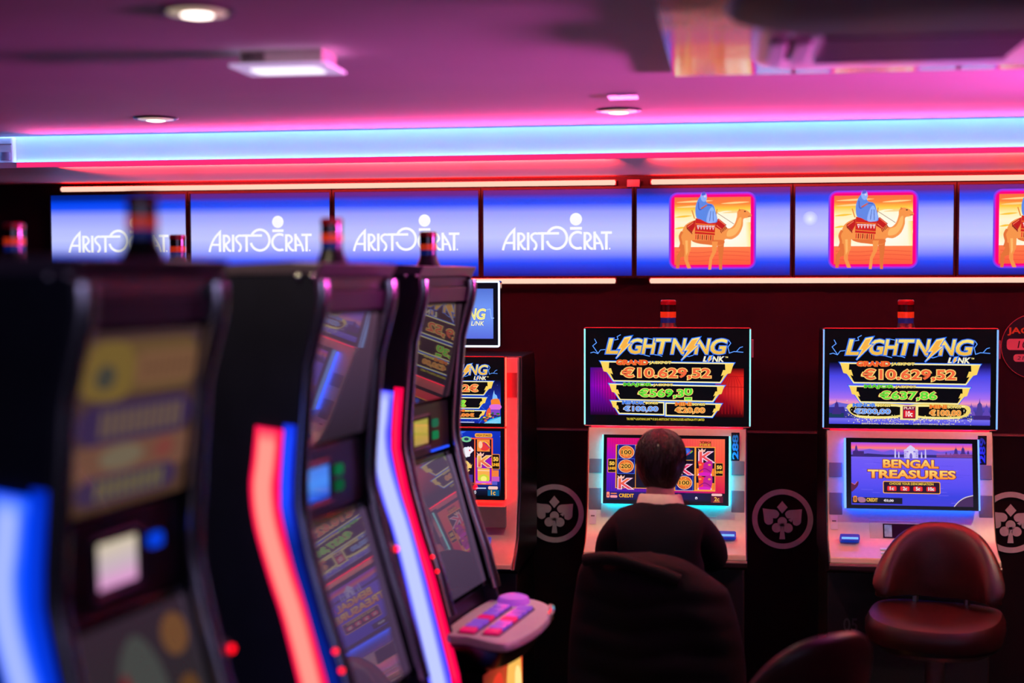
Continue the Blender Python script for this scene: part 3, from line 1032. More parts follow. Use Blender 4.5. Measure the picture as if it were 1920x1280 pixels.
def pic_fire(w_, h_):
    p = Pic((96, 98, 1530, 912), w_, h_)
    p.rect(96, 98, 1530, 912, (10, 9, 13))
    p.rect(116, 122, 700, 440, (226, 10, 130), (226, 20, 110), (200, 10, 100), (120, 10, 220))
    p.rect(116, 440, 700, 780, (120, 10, 220), (160, 10, 160), (90, 10, 150), (50, 20, 180))
    p.rect(700, 122, 1504, 440, (236, 40, 80), (255, 112, 76), (255, 84, 60), (240, 60, 60))
    p.rect(700, 440, 1504, 780, (190, 20, 90), (255, 84, 60), (220, 10, 70), (150, 10, 150))
    p.rect(116, 780, 1504, 880, (30, 20, 120), (24, 14, 22), (14, 10, 16), (14, 12, 60))
    for k in range(20):
        p.line([(125 + k * 29, 124), (121 + k * 29, 775)], 2, (150, 10, 130))
        p.line([(880 + k * 31, 124), (878 + k * 31, 775)], 2, (226, 60, 60))
    p.rect(222, 204, 700, 738, (255, 160, 60))
    p.rect(860, 218, 1394, 758, (255, 160, 60))
    for x0 in (234, 462, 690):
        p.rect(x0, 214, x0 + 222, 730, (22, 12, 34))
    p.rect(926, 230, 1150, 748, (22, 12, 34))
    p.rect(1170, 230, 1384, 750, (22, 12, 34))
    coin(p, 350, 298, 92, '100')
    coin(p, 346, 468, 92, '200')
    slot_k(p, 262, 622, 150, (244, 120, 60))
    coin(p, 1034, 658, 92, '100')
    slot_k(p, 970, 440, 146, (240, 60, 110), crown=False)
    slot_k(p, 1210, 282, 150, (244, 100, 90))
    p.rect(1030, 234, 1140, 390, (14, 30, 60))
    p.ell(1064, 278, 44, 44, (80, 130, 240), 20, (40, 60, 200))
    p.line([(1030, 350), (1120, 262)], 12, (200, 60, 60))
    p.line([(1050, 384), (1134, 384)], 6, (250, 170, 70))
    p.line([(1100, 300), (1128, 270)], 10, (120, 200, 60))
    # carved totem
    for y0 in (392, 566):
        p.rect(1176, y0 + 90, 1380, y0 + 180, (252, 130, 40))
        p.poly(catmull([(1196, y0), (1270, y0 + 22), (1354, y0), (1346, y0 + 60), (1342, y0 + 160), (1270, y0 + 176), (1206, y0 + 160), (1200, y0 + 60)], 4), (244, 60, 60))
        p.poly(catmull([(1262, y0 + 30), (1354, y0 + 6), (1344, y0 + 150), (1262, y0 + 168)], 4), (196, 30, 150))
        p.line(catmull([(1206, y0 + 130), (1270, y0 + 90), (1342, y0 + 130)], 5, False), 12, (150, 16, 120))
        p.poly(catmull([(1200, y0 + 150), (1270, y0 + 134), (1344, y0 + 150), (1330, y0 + 176), (1214, y0 + 176)], 4), (222, 30, 190))
        for x in (1216, 1326):
            p.ell(x, y0 + 44, 18, 12, (255, 150, 70), 12)
        for x in (1196, 1346):
            p.poly([(x - 8, y0 + 176), (x + 8, y0 + 176), (x, y0 + 146)], (250, 230, 240))
    p.rect(1170, 738, 1394, 758, (255, 160, 60))
    lines_box(p, 130, 382, 226, 548, '50')
    lines_box(p, 1394, 412, 1484, 572, '50')
    p.text('TIKI', 1214, 154, 1336, 176, [((120, 30, 20), 0.06), ((150, 60, 30), 0.01)])
    p.text('FIRE', 1212, 180, 1338, 210, [((120, 30, 20), 0.08), ((255, 170, 60), 0.02)])
    p.poly(rbox(36, 70, 10, 3, 138, 820), (250, 140, 120))
    p.ell(138, 826, 9, 9, (190, 30, 40), 12)
    p.poly(rbox(84, 30, 12, 3, 206, 840), (250, 150, 160))
    p.line([(170, 804), (240, 804)], 12, (230, 130, 60))
    p.text('CREDIT', 270, 806, 440, 848, [((120, 50, 10), 0.06), ((255, 190, 50), 0.02)])
    p.ell(1174, 842, 14, 17, (236, 226, 250), 14)
    p.rect(1170, 838, 1178, 858, (60, 30, 70))
    p.poly(rbox(124, 28, 12, 3, 1412, 798), (250, 190, 190))
    p.rect(1344, 816, 1484, 894, (90, 14, 40))
    p.text('2c', 1384, 826, 1440, 872, [((120, 30, 10), 0.06), ((255, 190, 80), 0.02)])
    p.line([(1370, 884), (1450, 884)], 7, (226, 120, 60))
    return p


def pic_bengal(w_, h_):
    p = Pic((232, 96, 1424, 768), w_, h_)
    p.rect(232, 96, 1424, 768, (9, 9, 14))
    x0, x1 = 264, 1390
    p.vgrad(x0, x1, [(128, (150, 84, 236)), (160, (240, 90, 170)), (180, (255, 130, 110)), (205, (170, 90, 220)), (230, (110, 80, 226)), (268, (40, 40, 110)), (270, (120, 96, 240)), (300, (110, 90, 245)), (420, (104, 84, 246)), (560, (84, 76, 240)), (650, (56, 64, 224)), (742, (64, 60, 216))])
    for k in range(40):
        random.seed(k)
        y = random.uniform(290, 730)
        x = random.uniform(x0, x1 - 150)
        p.line([(x, y), (x + random.uniform(50, 150), y + random.uniform(-2, 4))], 2.5, random.choice(((130, 110, 252), (78, 70, 222))))
    p.poly([(x0, 236), (340, 210), (440, 190), (560, 222), (640, 196), (720, 226), (900, 200), (1010, 190), (1100, 214), (1240, 190), (x1, 226), (x1, 262), (x0, 262)], (112, 88, 222))
    p.poly([(x0, 250), (420, 236), (600, 246), (800, 240), (1050, 242), (x1, 236), (x1, 268), (x0, 268)], (54, 44, 120))
    pagoda(p, 312, 240, 26, 100, (78, 50, 140))
    p.rect(280, 214, 384, 264, (66, 42, 120))
    for x, s in ((1150, 0.6), (1190, 0.5), (1240, 1.1), (1305, 1.2), (1352, 0.8)):
        pagoda(p, x, 262, 30 * s, 100 * s, (72, 48, 136))
    for y in (232, 246, 258):
        p.line([(1060, y), (x1, y + 2)], 4, (196, 90, 150))
    # white domed palace
    pal, pal2 = (206, 196, 246), (170, 150, 232)
    p.rect(760, 218, 890, 278, pal)
    p.rect(800, 204, 846, 278, (222, 212, 250))
    p.poly(catmull([(812, 278), (810, 246), (823, 226), (836, 246), (834, 278)], 3), (110, 90, 200))
    p.poly(catmull([(784, 206), (782, 182), (800, 164), (820, 150), (842, 164), (862, 182), (858, 206)], 4), (214, 204, 248))
    for x in (772, 876):
        p.poly(catmull([(x - 14, 212), (x - 12, 198), (x, 186), (x + 12, 198), (x + 14, 212)], 3), pal)
        for y in (226, 250):
            p.rect(x - 8, y, x + 8, y + 18, pal2)
    for x, h_2 in ((677, 96), (710, 66), (922, 66), (958, 96)):
        p.poly([(x - 8, 276), (x - 5, 276 - h_2 + 14), (x, 276 - h_2), (x + 5, 276 - h_2 + 14), (x + 8, 276)], pal)
    gold_l = [((60, 10, 60), 0.085), ((206, 96, 40), 0.06), ((255, 222, 120), 0.03, (252, 150, 50))]
    p.text('BENGAL', 566, 296, 1072, 372, gold_l)
    p.text('TREASURES', 424, 398, 1228, 474, gold_l)
    p.line([(1232, 402), (1248, 402)], 3, (210, 150, 180))
    p.poly(rbox(532, 120, 14, 3, 825, 565), (255, 176, 60))
    p.poly(rbox(518, 106, 10, 3, 825, 565), (40, 16, 40))
    p.text('CHOOSE YOUR DENOMINATION', 620, 518, 1028, 540, [((250, 206, 70), 0.02)])
    for x, st in ((642, '1c'), (763, '2c'), (884, '5c'), (1006, '10c')):
        p.poly(rbox(86, 46, 10, 3, x, 577), (236, 30, 40))
        p.poly(rbox(70, 32, 8, 3, x, 574), (255, 64, 60))
        hw = 26 if len(st) == 3 else 18
        p.text(st, x - hw, 560, x + hw, 592, [((90, 10, 20), 0.08), ((255, 244, 244), 0.03)])
    p.rect(270, 668, 738, 728, (18, 12, 26))
    p.poly(rbox(34, 60, 10, 3, 298, 686), (240, 150, 60))
    p.text('8', 288, 668, 308, 704, [((120, 40, 20), 0.03)])
    p.poly(catmull([(320, 676), (360, 666), (396, 684), (390, 714), (340, 716)], 4), (170, 110, 140))
    p.text('CREDIT', 406, 676, 508, 708, [((255, 196, 70), 0.03)])
    p.text('\u20ac0,00', 566, 684, 656, 710, [((250, 240, 250), 0.02)])
    p.poly(catmull([(x0, 530), (296, 546), (318, 514), (332, 520), (322, 560), (286, 600), (x0, 612)], 4), (96, 34, 70))
    p.line([(264, 528), (296, 546), (320, 514)], 5, (220, 110, 130))
    p.poly([(1216, 742), (1262, 690), (1320, 652), (1390, 632), (1390, 742)], (70, 40, 90))
    p.line(catmull([(1216, 742), (1262, 690), (1320, 652), (1390, 632)], 4, False), 8, (226, 210, 220))
    return p


# ------------------------------------------------------------------ shared pieces of the cabinets
def signal_light(parent, x, y, z, r=0.03, s=1.0, red_es=0.5):
    """stacked lamp on the top of a cabinet"""
    base = obj('signal_light', MB().lathe([(r * 1.45, 0), (r * 1.4, 0.008 * s), (r * 1.08, 0.03 * s), (r * 0.98, 0.045 * s)], 28), BLACK, parent, loc=(x, y, z))
    obj('blue_band', MB().lathe([(r * 0.96, 0.045 * s), (r * 0.96, 0.066 * s)], 28), mat('blue_lens', (14, 30, 96), 0.25, emis=(20, 60, 190), es=0.12, noise=0.05), base)
    obj('amber_band', MB().lathe([(r, 0.066 * s), (r, 0.090 * s)], 28), mat('amber_lens', (190, 50, 24), 0.25, emis=(255, 70, 30), es=red_es, noise=0.05), base)
    obj('dark_band', MB().lathe([(r * 0.97, 0.090 * s), (r * 0.97, 0.118 * s)], 28), mat('smoked_lens', (40, 8, 18), 0.12, noise=0.08), base)
    obj('cap', MB().lathe([(r, 0.118 * s), (r * 1.02, 0.124 * s), (r * 1.02, 0.132 * s), (r * 0.9, 0.138 * s), (0.002, 0.139 * s)], 28), mat('red_cap', (150, 18, 36), 0.2, noise=0.05), base)
    return base


def pale_slot(xc, label, kind, led, led_core, num):
    """pale cabinet with a wide upper display; front of the upper display at y=0"""
    r = empty('slot_machine', (xc, 5.687, 0), 0, label, 'slot machine', 'slot machines along the wall')
    # pedestal and black shell
    ped = MB().prism([(-0.02, 0), (-0.02, 0.70), (0.50, 0.70), (0.50, 0)], -0.31, 0.31, 'x')
    obj('pedestal', ped, DARK, r, bevel=0.008)
    sh = MB().prism([(-0.10, 0.70), (-0.205, 0.725), (-0.209, 0.765), (-0.14, 0.80), (-0.095, 0.84), (-0.054, 0.93), (-0.002, 1.215), (0.035, 1.245), (0.05, 1.63), (0.42, 1.63), (0.50, 1.20), (0.50, 0.70)], -0.318, 0.318, 'x')
    obj('shell', sh, BLACK, r, bevel=0.006)
    # pale front panel
    fp = [(0.0, 1.246), (-0.012, 1.215), (-0.058, 0.955), (-0.064, 0.93), (-0.105, 0.84), (-0.15, 0.805), (-0.215, 0.782), (-0.222, 0.762), (-0.212, 0.745), (0.02, 0.745), (0.05, 1.246)]
    obj('front_panel', MB().prism(fp, -0.3125, 0.3125, 'x'), SILVER, r, bevel=0.004)
    obj('deck_lip', MB().prism([(-0.222, 0.762), (-0.229, 0.752), (-0.222, 0.735), (-0.16, 0.72), (-0.05, 0.72), (-0.05, 0.742), (-0.2, 0.745)], -0.316, 0.316, 'x'), mat('dark_bronze', (92, 80, 78), 0.35, metal=0.6, noise=0.06), r, bevel=0.003)
    # raised side blocks beside the lower screen
    up = Vector((0, -0.046, -0.26)).normalized()
    def fy(z):
        return -0.012 - (1.215 - z) * 0.177
    for sx in (-1, 1):
        for z0, z1 in ((1.065, 1.12), (0.915, 1.005)):
            b = MB()
            xa, xb = sorted((sx * 0.256, sx * 0.306))
            v = [(x, fy(z) + d, z) for z in (z0, z1) for d in (-0.004, 0.004) for x in (xa, xb)]
            b.add(v, [(0, 2, 3, 1), (4, 5, 7, 6), (0, 1, 5, 4), (2, 6, 7, 3), (0, 4, 6, 2), (1, 3, 7, 5)])
            obj('side_block', b, SILVER_D, r, bevel=0.0015)
    # glow strips behind the lower screen, and under the upper display
    g = glow('glow_' + kind, led, 22.0)
    tilt = math.atan(0.177)
    ls = obj('lower_display', MB().prism(rbox(0.497, 0.272, 0.006, 3), -0.006, 0.030, 'y'), BLACK_GLOSS, r, loc=(0, -0.088, 1.0875), rot=(-tilt, 0, 0))
    p = pic_fire(0.478, 0.262) if kind == 'fire' else pic_bengal(0.478, 0.262)
    p.build('picture', SCREEN, ls, (0, -0.0064, 0))
    for sx in (-1, 1):
        obj('edge_light', MB().box(sx * 0.2485 - 0.003, sx * 0.2485 + 0.003, -0.009, 0.018, -0.135, 0.135), glow('edge_' + kind, led_core, 1.25), ls)
        obj('glow_strip', MB().box(sx * 0.243 - 0.003, sx * 0.243 + 0.003, 0.031, 0.044, -0.13, 0.13), g, ls)
    obj('glow_strip', MB().box(-0.235, 0.235, 0.031, 0.044, -0.130, -0.124), g, ls)
    # upper display
    ud = obj('upper_display', MB().prism(rbox(0.660, 0.392, 0.008, 4), 0.0, 0.07, 'y'), BLACK_GLOSS, r, loc=(0, -0.004, 1.447))
    obj('rim', MB().tube([(a, -0.001, b) for a, b in rbox(0.661, 0.393, 0.008, 4)], 0.0022, 6, closed=True), mat('rim_copper', (170, 90, 96), 0.3, metal=0.6, noise=0.05), ud)
    for sx in (-1, 1):
        obj('edge_light', MB().box(sx * 0.3275 - 0.0028, sx * 0.3275 + 0.0028, -0.005, 0.03, -0.192, 0.192), glow('edge_' + kind, led_core, 1.25), ud)
    pic_upper(kind, 0.642, 0.384).build('picture', SCREEN, ud, (0, -0.0006, 0))
    obj('red_strip', MB().box(-0.30, 0.30, 0.0, 0.004, -0.2005, -0.1975), glow('red_strip', (255, 10, 40), 6.0), ud)
    obj('speaker_tab', MB().box(0.331, 0.341, 0.01, 0.05, 0.08, 0.15), mat('tab_red', (150, 60, 80), 0.4, noise=0.05), ud)
    signal_light(r, 0.0, 0.13, 1.615, 0.032, 1.0, 0.3)
    # deck furniture
    tk = MB().box(-0.155, 0.16, -0.112, -0.108, 0.842, 0.905)
    def face(x0, x1, z0, z1, d):
        """slab on the slanted lower face"""
        fyy = lambda z: -0.064 - (0.93 - z) * 0.4556
        v = [(x, fyy(z) + q, z) for z in (z0, z1) for q in (-d, 0.006) for x in (x0, x1)]
        return MB().add(v, [(0, 2, 3, 1), (4, 5, 7, 6), (0, 1, 5, 4), (2, 6, 7, 3), (0, 4, 6, 2), (1, 3, 7, 5)])
    obj('ticket_panel', face(-0.155, 0.20, 0.822, 0.905, 0.001), SILVER, r, bevel=0.001)
    tw = obj('ticket_window', face(-0.105, 0.04, 0.842, 0.893, 0.003), BLACK_GLOSS, r)
    obj('ticket', face(-0.100, -0.072, 0.846, 0.889, 0.0036), mat('ticket_paper', (150, 190, 180), 0.6, noise=0.3, nscale=60), tw)
    obj('sticker', face(-0.302, -0.275, 0.868, 0.918, 0.0015), mat('sticker_paper', (216, 200, 190), 0.6, noise=0.04), r)
    obj('sticker_print', face(-0.296, -0.281, 0.896, 0.901, 0.0022), mat('print_grey', (120, 100, 96), 0.6, noise=0.2), r)
    bx = -0.27 if kind != 'fire' else 0.20
    ba = obj('bill_slot', MB().prism(rbox(0.074, 0.026, 0.006, 3), -0.02, 0.004, 'y'), mat('slot_blue', (10, 30, 110), 0.3, emis=(10, 70, 240), es=0.35, noise=0.05), r, loc=(bx + 0.037, -0.120, 0.836), rot=(-R(35), 0, 0))
    obj('bill_light', MB().box(-0.031, 0.031, -0.022, -0.020, -0.009, -0.001), glow('slot_light', (120, 180, 255), 1.2), ba)
    for k in range(6):
        x = -0.11 + k * 0.034
        for q, (y, z) in enumerate(((-0.152, 0.8045), (-0.180, 0.7955))):
            obj('button', MB().prism(rbox(0.024, 0.018, 0.004, 2), 0, 0.005, 'z'), mat('button_clear', (200, 196, 206), 0.2, emis=(200, 190, 230), es=0.25, noise=0.04), r, loc=(x, y, z))
    # numbered plaque, read sideways
    pl = obj('number_plaque', MB().box(0.255, 0.287, -0.008, 0.0, 1.118, 1.232), mat('plaque_black', (10, 14, 22), 0.35, noise=0.08), r, rot=(0, 0, 0), loc=(0, -0.022, 0))
    dg = MB()
    tv, tf = text_tris(num, 0.03)
    bx0, bx1 = min(v[0] for v in tv), max(v[0] for v in tv)
    by0, by1 = min(v[1] for v in tv), max(v[1] for v in tv)
    dg.add([(0.259 + (v[1] - by0) / (by1 - by0) * 0.024, -0.0086, 1.126 + (1 - 0) * 0 + (v[0] - bx0) / (bx1 - bx0) * 0.098) if False else (0.283 - (v[1] - by0) / (by1 - by0) * 0.024, -0.0086, 1.126 + (v[0] - bx0) / (bx1 - bx0) * 0.098) for v in tv], tf)
    obj('digits', dg, mat('digits_' + kind, (40, 150, 226) if kind == 'fire' else (40, 70, 200), 0.4, noise=0.05), pl)
    if kind != 'fire':
        flat_text('05', -0.245, -0.192, 0.455, 0.505, -0.0212, 'base_number', mat('grey_digits', (70, 70, 76), 0.5, noise=0.05), r, grow=0.02)
    return r


pale_slot(-0.2265, 'pale slot machine with a red reel game, where the person sits', 'fire', (0, 170, 230), (150, 255, 255), '288')
pale_slot(0.7125, 'pale slot machine showing a blue palace game behind the burgundy stool', 'palace', (10, 70, 255), (130, 180, 255), '289')


# ------------------------------------------------------------------ tall red-lit machine at the end of the wall row
def pic_city(w_, h_):
    s = 0.42
    p = Pic((500, 60, 950, 905), w_, h_)
    return p


def red_slot():
    XC = -1.112
    r = empty('slot_machine', (XC, 5.687, 0), 0, 'slot machine lit red at its side, with a small framed screen above', 'slot machine', 'slot machines along the wall')
    hw = 0.285
    obj('pedestal', MB().prism([(-0.02, 0), (-0.02, 0.66), (0.50, 0.66), (0.50, 0)], -hw, hw, 'x'), DARK, r, bevel=0.008)
    obj('shell', MB().prism([(-0.10, 0.66), (-0.185, 0.69), (-0.115, 0.735), (-0.048, 0.80), (-0.022, 0.90), (0.008, 0.96), (0.05, 1.525), (0.42, 1.525), (0.50, 1.2), (0.50, 0.66)], -hw - 0.012, hw + 0.012, 'x'), BLACK, r, bevel=0.006)
    red_p = mat('red_gloss', (206, 160, 150), 0.35, metal=0.15, noise=0.04)
    obj('front_panel', MB().prism([(0.005, 1.52), (-0.004, 0.96), (-0.03, 0.90), (-0.055, 0.80), (-0.12, 0.735), (-0.19, 0.715), (-0.195, 0.695), (-0.10, 0.68), (0.05, 0.68), (0.05, 1.52)], -hw, hw, 'x'), red_p, r, bevel=0.004)
    g = glow('glow_red', (255, 24, 16), 26.0)
    # displays: upper and lower, flush above each other
    W_, H1, H2 = 0.472, 0.286, 0.294
    ud = obj('upper_display', MB().prism(rbox(W_, H1, 0.005, 3), -0.030, 0.0, 'y'), BLACK_GLOSS, r, loc=(0, 0.0, 1.383))
    ld = obj('lower_display', MB().prism(rbox(W_, H2, 0.005, 3), -0.030, 0.0, 'y'), BLACK_GLOSS, r, loc=(0, -0.004, 1.091))
    for d, hh in ((ud, H1), (ld, H2)):
        obj('rim', MB().tube([(a, -0.030, b) for a, b in rbox(W_, hh, 0.005, 3)], 0.0024, 6, closed=True), mat('rim_red', (220, 90, 80), 0.3, metal=0.5, noise=0.05), d)
        for sx in (-1, 1):
            obj('glow_strip', MB().box(sx * 0.238 - 0.0015, sx * 0.238 + 0.0015, -0.024, -0.004, -hh / 2 + 0.004, hh / 2 - 0.004), g, d)
    obj('glow_strip', MB().box(-0.23, 0.23, -0.024, -0.004, -H2 / 2 - 0.003, -H2 / 2), g, ld)
    # upper picture: same word mark, amounts with the currency after them, city at the right
    p = Pic((400, 60, 950, 905), W_, H1)
    x0 = 950 - (945 - 315) * W_ / W_ * 1.0
    # zoomed pixels of the photo: right edge 958, height 60-905; 6.4 px per photo px
    p.r = (958 - 1420, 50, 958, 910)
    p.rect(-470, 50, 958, 910, (9, 9, 14))
    p.vgrad(-420, 910, [(330, (10, 10, 26)), (470, (16, 34, 130)), (600, (24, 60, 190)), (860, (20, 40, 160))])
    random.seed(5)
    for k in range(70):
        x, y = random.uniform(-400, 900), random.uniform(380, 850)
        p.rect(x, y, x + 5, y + 5, (120, 160, 255))
    p.line([(640, 860), (900, 560)], 14, (40, 90, 220))
    p.line([(560, 560), (740, 720)], 10, (40, 90, 220))
    # tower and town
    p.poly([(828, 455), (812, 520), (806, 570), (876, 570), (862, 520), (836, 500)], (130, 190, 255))
    p.poly(catmull([(796, 570), (880, 560), (906, 620), (900, 690), (790, 690), (790, 620)], 4), (250, 130, 50))
    p.poly(catmull([(780, 636), (900, 630), (908, 680), (784, 690)], 4), (226, 110, 220))
    p.rect(770, 690, 900, 760, (130, 70, 200))
    p.poly(catmull([(740, 700), (780, 670), (784, 770), (730, 780)], 4), (240, 90, 60))
    for k in range(26):
        x, y = random.uniform(660, 900), random.uniform(730, 830)
        p.ell(x, y, random.uniform(10, 24), random.uniform(8, 16), random.choice(((40, 110, 60), (230, 190, 60), (210, 110, 50), (60, 40, 60))), 8)
    p.poly([(700, 860), (780, 810), (910, 775), (910, 860)], (60, 190, 240))
    for k in range(5):
        p.line([(710 + 30 * k, 858), (910, 790 + 14 * k)], 5, (170, 230, 255))
    A0 = p.A
    s_ = (750 - 520) / (1385 - 1112.0)
    p.A = (s_, 750 - 1385 * s_, 0.92, 150 - 288 * 0.92)
    title(p)
    p.A = A0
    yb = [(-300, 350, 815, 520, ',52\u20ac'), (-240, 548, 735, 680, '75\u20ac'), (-230, 705, 712, 805, '')]
    plate(p, [(-330, 352), (815, 352), (700, 512), (-220, 512)])
    words(p, '10.629,52\u20ac', -110, 388, 626, 486, ORG)
    words(p, 'GRAND', -160, 335, 60, 372, (240, 80, 48), (255, 150, 60))
    p.text('JACKPOT', 75, 340, 250, 370, [((20, 14, 10), 0.11), ((255, 226, 120), 0.045)])
    plate(p, [(-270, 550), (732, 550), (640, 675), (-180, 675)])
    words(p, '575€', 190, 582, 474, 656, GRN, (210, 240, 90))
    plate(p, [(240, 708), (716, 708), (640, 800), (240, 800)], False, True)
    plate(p, [(-250, 708), (210, 708), (210, 800), (-170, 800)], True, False)
    words(p, 'MINI', 330, 694, 462, 720, (236, 110, 40), (255, 150, 60))
    p.text('BONUS', 474, 698, 582, 720, [((20, 14, 10), 0.11), ((255, 226, 120), 0.045)])
    words(p, '10,00\u20ac', 332, 740, 578, 784, (240, 130, 50), (255, 170, 90))
    p.line([(-60, 846), (584, 848)], 10, (200, 210, 230))
    p.build('picture', SCREEN, ud, (0, -0.0304, 0))
    # lower picture: reels (zoomed photo pixels, 4.92 per photo px)
    q = Pic((632 - 1120, 28, 632, 682), W_, H2)
    q.rect(-500, 28, 632, 682, (9, 9, 14))
    q.vgrad(-450, 592, [(56, (16, 50, 190)), (300, (14, 40, 170)), (540, (20, 40, 130)), (600, (20, 24, 50)), (640, (12, 12, 30))])
    random.seed(9)
    for k in range(60):
        x, y = random.uniform(-440, 590), random.uniform(60, 420)
        q.ell(x, y, 3, 3, (170, 200, 255), 6)
    q.poly([(130, 60), (260, 60), (160, 110)], (60, 110, 230))
    q.rect(-330, 118, 518, 540, (255, 96, 50))
    for i in range(5):
        xa = -322 + i * 167.5
        q.rect(xa, 130, xa + 156, 528, (26, 14, 40))
    for i in range(5):
        xa = -322 + i * 167.5
        if i in (1, 4):
            q.rect(xa, 296, xa + 156, 528, (150, 20, 190))
            q.rect(xa + 16, 132, xa + 140, 240, (250, 140, 60))
            q.ell(xa + 90, 190, 52, 44, (236, 60, 60), 20)
            q.ell(xa + 50, 180, 20, 34, (255, 200, 160), 12)
            q.line(catmull([(xa + 60, 150), (xa + 110, 160), (xa + 140, 200)], 5, False), 12, (250, 190, 70))
            for a in range(6):
                q.ell(xa + 84 + 12 * a, 158 + 10 * a, 6, 7, (150, 30, 140), 8)
            slot_k(q, xa + 28, 282, 120, (246, 190, 70), (255, 214, 170))
            q.rect(xa + 20, 392, xa + 138, 500, (252, 176, 80))
            q.ell(xa + 80, 490, 54, 44, (206, 214, 60), 20)
            q.ell(xa + 80, 488, 30, 26, (250, 240, 120), 16)
            q.line([(xa + 20, 412), (xa + 138, 414)], 6, (255, 220, 190))
            q.rect(xa + 4, 508, xa + 152, 528, (226, 90, 220))
        else:
            q.ell(xa + 80, 132, 50, 26, (120, 200, 150), 16)
            q.ell(xa + 80, 130, 24, 14, (40, 60, 90), 12)
            for c_ in range(5):
                a = R(-40 + 22 * c_)
                cx, cy = xa + 70 + 9 * c_, 250 - 3 * c_
                cs = [(-22, -40), (26, -40), (26, 44), (-22, 44)]
                q.poly([(cx + x * math.cos(a) - y * math.sin(a), cy + x * math.sin(a) + y * math.cos(a)) for x, y in cs], (246 - 6 * (4 - c_), 236, 246))
            q.ell(xa + 112, 232, 7, 8, (220, 30, 40), 8)
            q.text('Q', xa + 20, 330, xa + 106, 422, [((120, 60, 30), 0.08), ((252, 226, 160), 0.05), ((246, 200, 90), 0.0)])
            q.poly([(xa + 100, 392), (xa + 96, 352), (xa + 108, 370), (xa + 116, 346), (xa + 124, 370), (xa + 134, 354), (xa + 128, 392)], (250, 200, 110))
            q.rect(xa + 60, 452, xa + 140, 520, (70, 50, 150))
    lines_box(q, 508, 262, 584, 400, '50')
    lines_box(q, -396, 262, -322, 400, '50')
    q.poly(rbox(170, 36, 14, 3, 428, 94), (250, 170, 60))
    q.text('HIGH STAKES', 356, 84, 500, 104, [((80, 40, 20), 0.02)])
    q.rect(510, 408, 574, 468, (244, 130, 60))
    q.rect(508, 466, 580, 510, (200, 90, 190))
    q.rect(508, 508, 560, 540, (90, 90, 200))
    q.line([(300, 574), (450, 572)], 10, (200, 210, 240))
    q.ell(344, 610, 10, 16, (230, 226, 240), 12)
    q.ell(344, 610, 4, 10, (30, 30, 60), 10)
    q.poly(rbox(94, 28, 10, 3, 518, 568), (250, 200, 190))
    q.rect(466, 588, 578, 640, (10, 90, 140))
    q.text('1c', 500, 590, 540, 632, [((120, 40, 10), 0.05), ((250, 190, 80), 0.02)])
    q.build('picture', SCREEN, ld, (0, -0.0304, 0))
    # small framed screen above
    ts = obj('topper_screen', MB().prism(rbox(0.426, 0.268, 0.006, 3), 0.0, 0.05, 'y'), BLACK_GLOSS, r, loc=(0, 0.0, 1.698))
    obj('light_frame', MB().tube([(a, -0.004, b) for a, b in rbox(0.420, 0.262, 0.006, 3)], 0.0042, 8, closed=True), glow('white_frame', (210, 225, 255), 1.6), ts)
    t = Pic((624 - 630, 90, 816, 482), 0.420, 0.262)
    t.r = (816 - 624, 92, 816, 482)
    t.rect(190, 90, 816, 482, (10, 12, 24))
    t.vgrad(232, 780, [(134, (84, 116, 214)), (240, (112, 150, 246)), (320, (112, 150, 246)), (436, (90, 110, 224))])
    s_ = (732 - 626) / (1385 - 1112.0)
    t.A = (s_, 732 - 1385 * s_, 0.50, 256 - 288 * 0.50)
    ly = [((70, 110, 220), 0.07), ((255, 250, 190), 0.04), ((240, 230, 130), 0.0)]
    for ch, xa, xb in (('L', 338, 436), ('G', 534, 652), ('H', 652, 772), ('T', 776, 900), ('N', 906, 1034), ('N', 1112, 1244), ('G', 1252, 1388)):
        t.text(ch, xa, 288, xb, 414, ly, shear=0.2)
    for bp in ([(498, 274), (562, 262), (524, 330), (556, 326), (420, 462), (468, 372), (436, 376)], [(1088, 284), (1158, 270), (1112, 344), (1146, 340), (992, 476), (1052, 384), (1014, 390)]):
        t.poly(bp, (250, 246, 180))
    t.line([(1400, 300), (1460, 290), (1478, 400), (1520, 400)], 10, (160, 200, 255))
    t.text('L/NK', 1160, 436, 1362, 490, [((70, 110, 220), 0.06), ((255, 250, 200), 0.02)], shear=0.2)
    t.A = (1, 0, 1, 0)
    t.build('picture', SCREEN, ts, (0, -0.0006, 0))
    obj('mount', MB().box(-0.06, 0.06, 0.02, 0.06, 1.52, 1.60), BLACK, r)
    # ticket area
    obj('bill_slot', MB().box(0.075, 0.185, -0.125, -0.06, 0.775, 0.80), mat('slot_blue', (10, 30, 110)), r, bevel=0.003)
    obj('slot_mouth', MB().box(0.08, 0.18, -0.135, -0.07, 0.745, 0.772), BLACK_GLOSS, r, bevel=0.004)
    obj('indicator', MB().ball((0.14, -0.137, 0.757), 0.010, 0.004, 0.005), glow('red_lamp', (255, 40, 40), 2.5), r)
    obj('grey_panel', MB().box(0.055, 0.245, -0.075, -0.045, 0.84, 0.925), SILVER_D, r, bevel=0.002)
    for sx in (-1, 1):
        obj('side_block', MB().box(sx * 0.262 - 0.02, sx * 0.262 + 0.02, -0.002, 0.006, 1.36, 1.46), mat('side_red', (120, 60, 60), 0.4, noise=0.05), r)
    return r


red_slot()

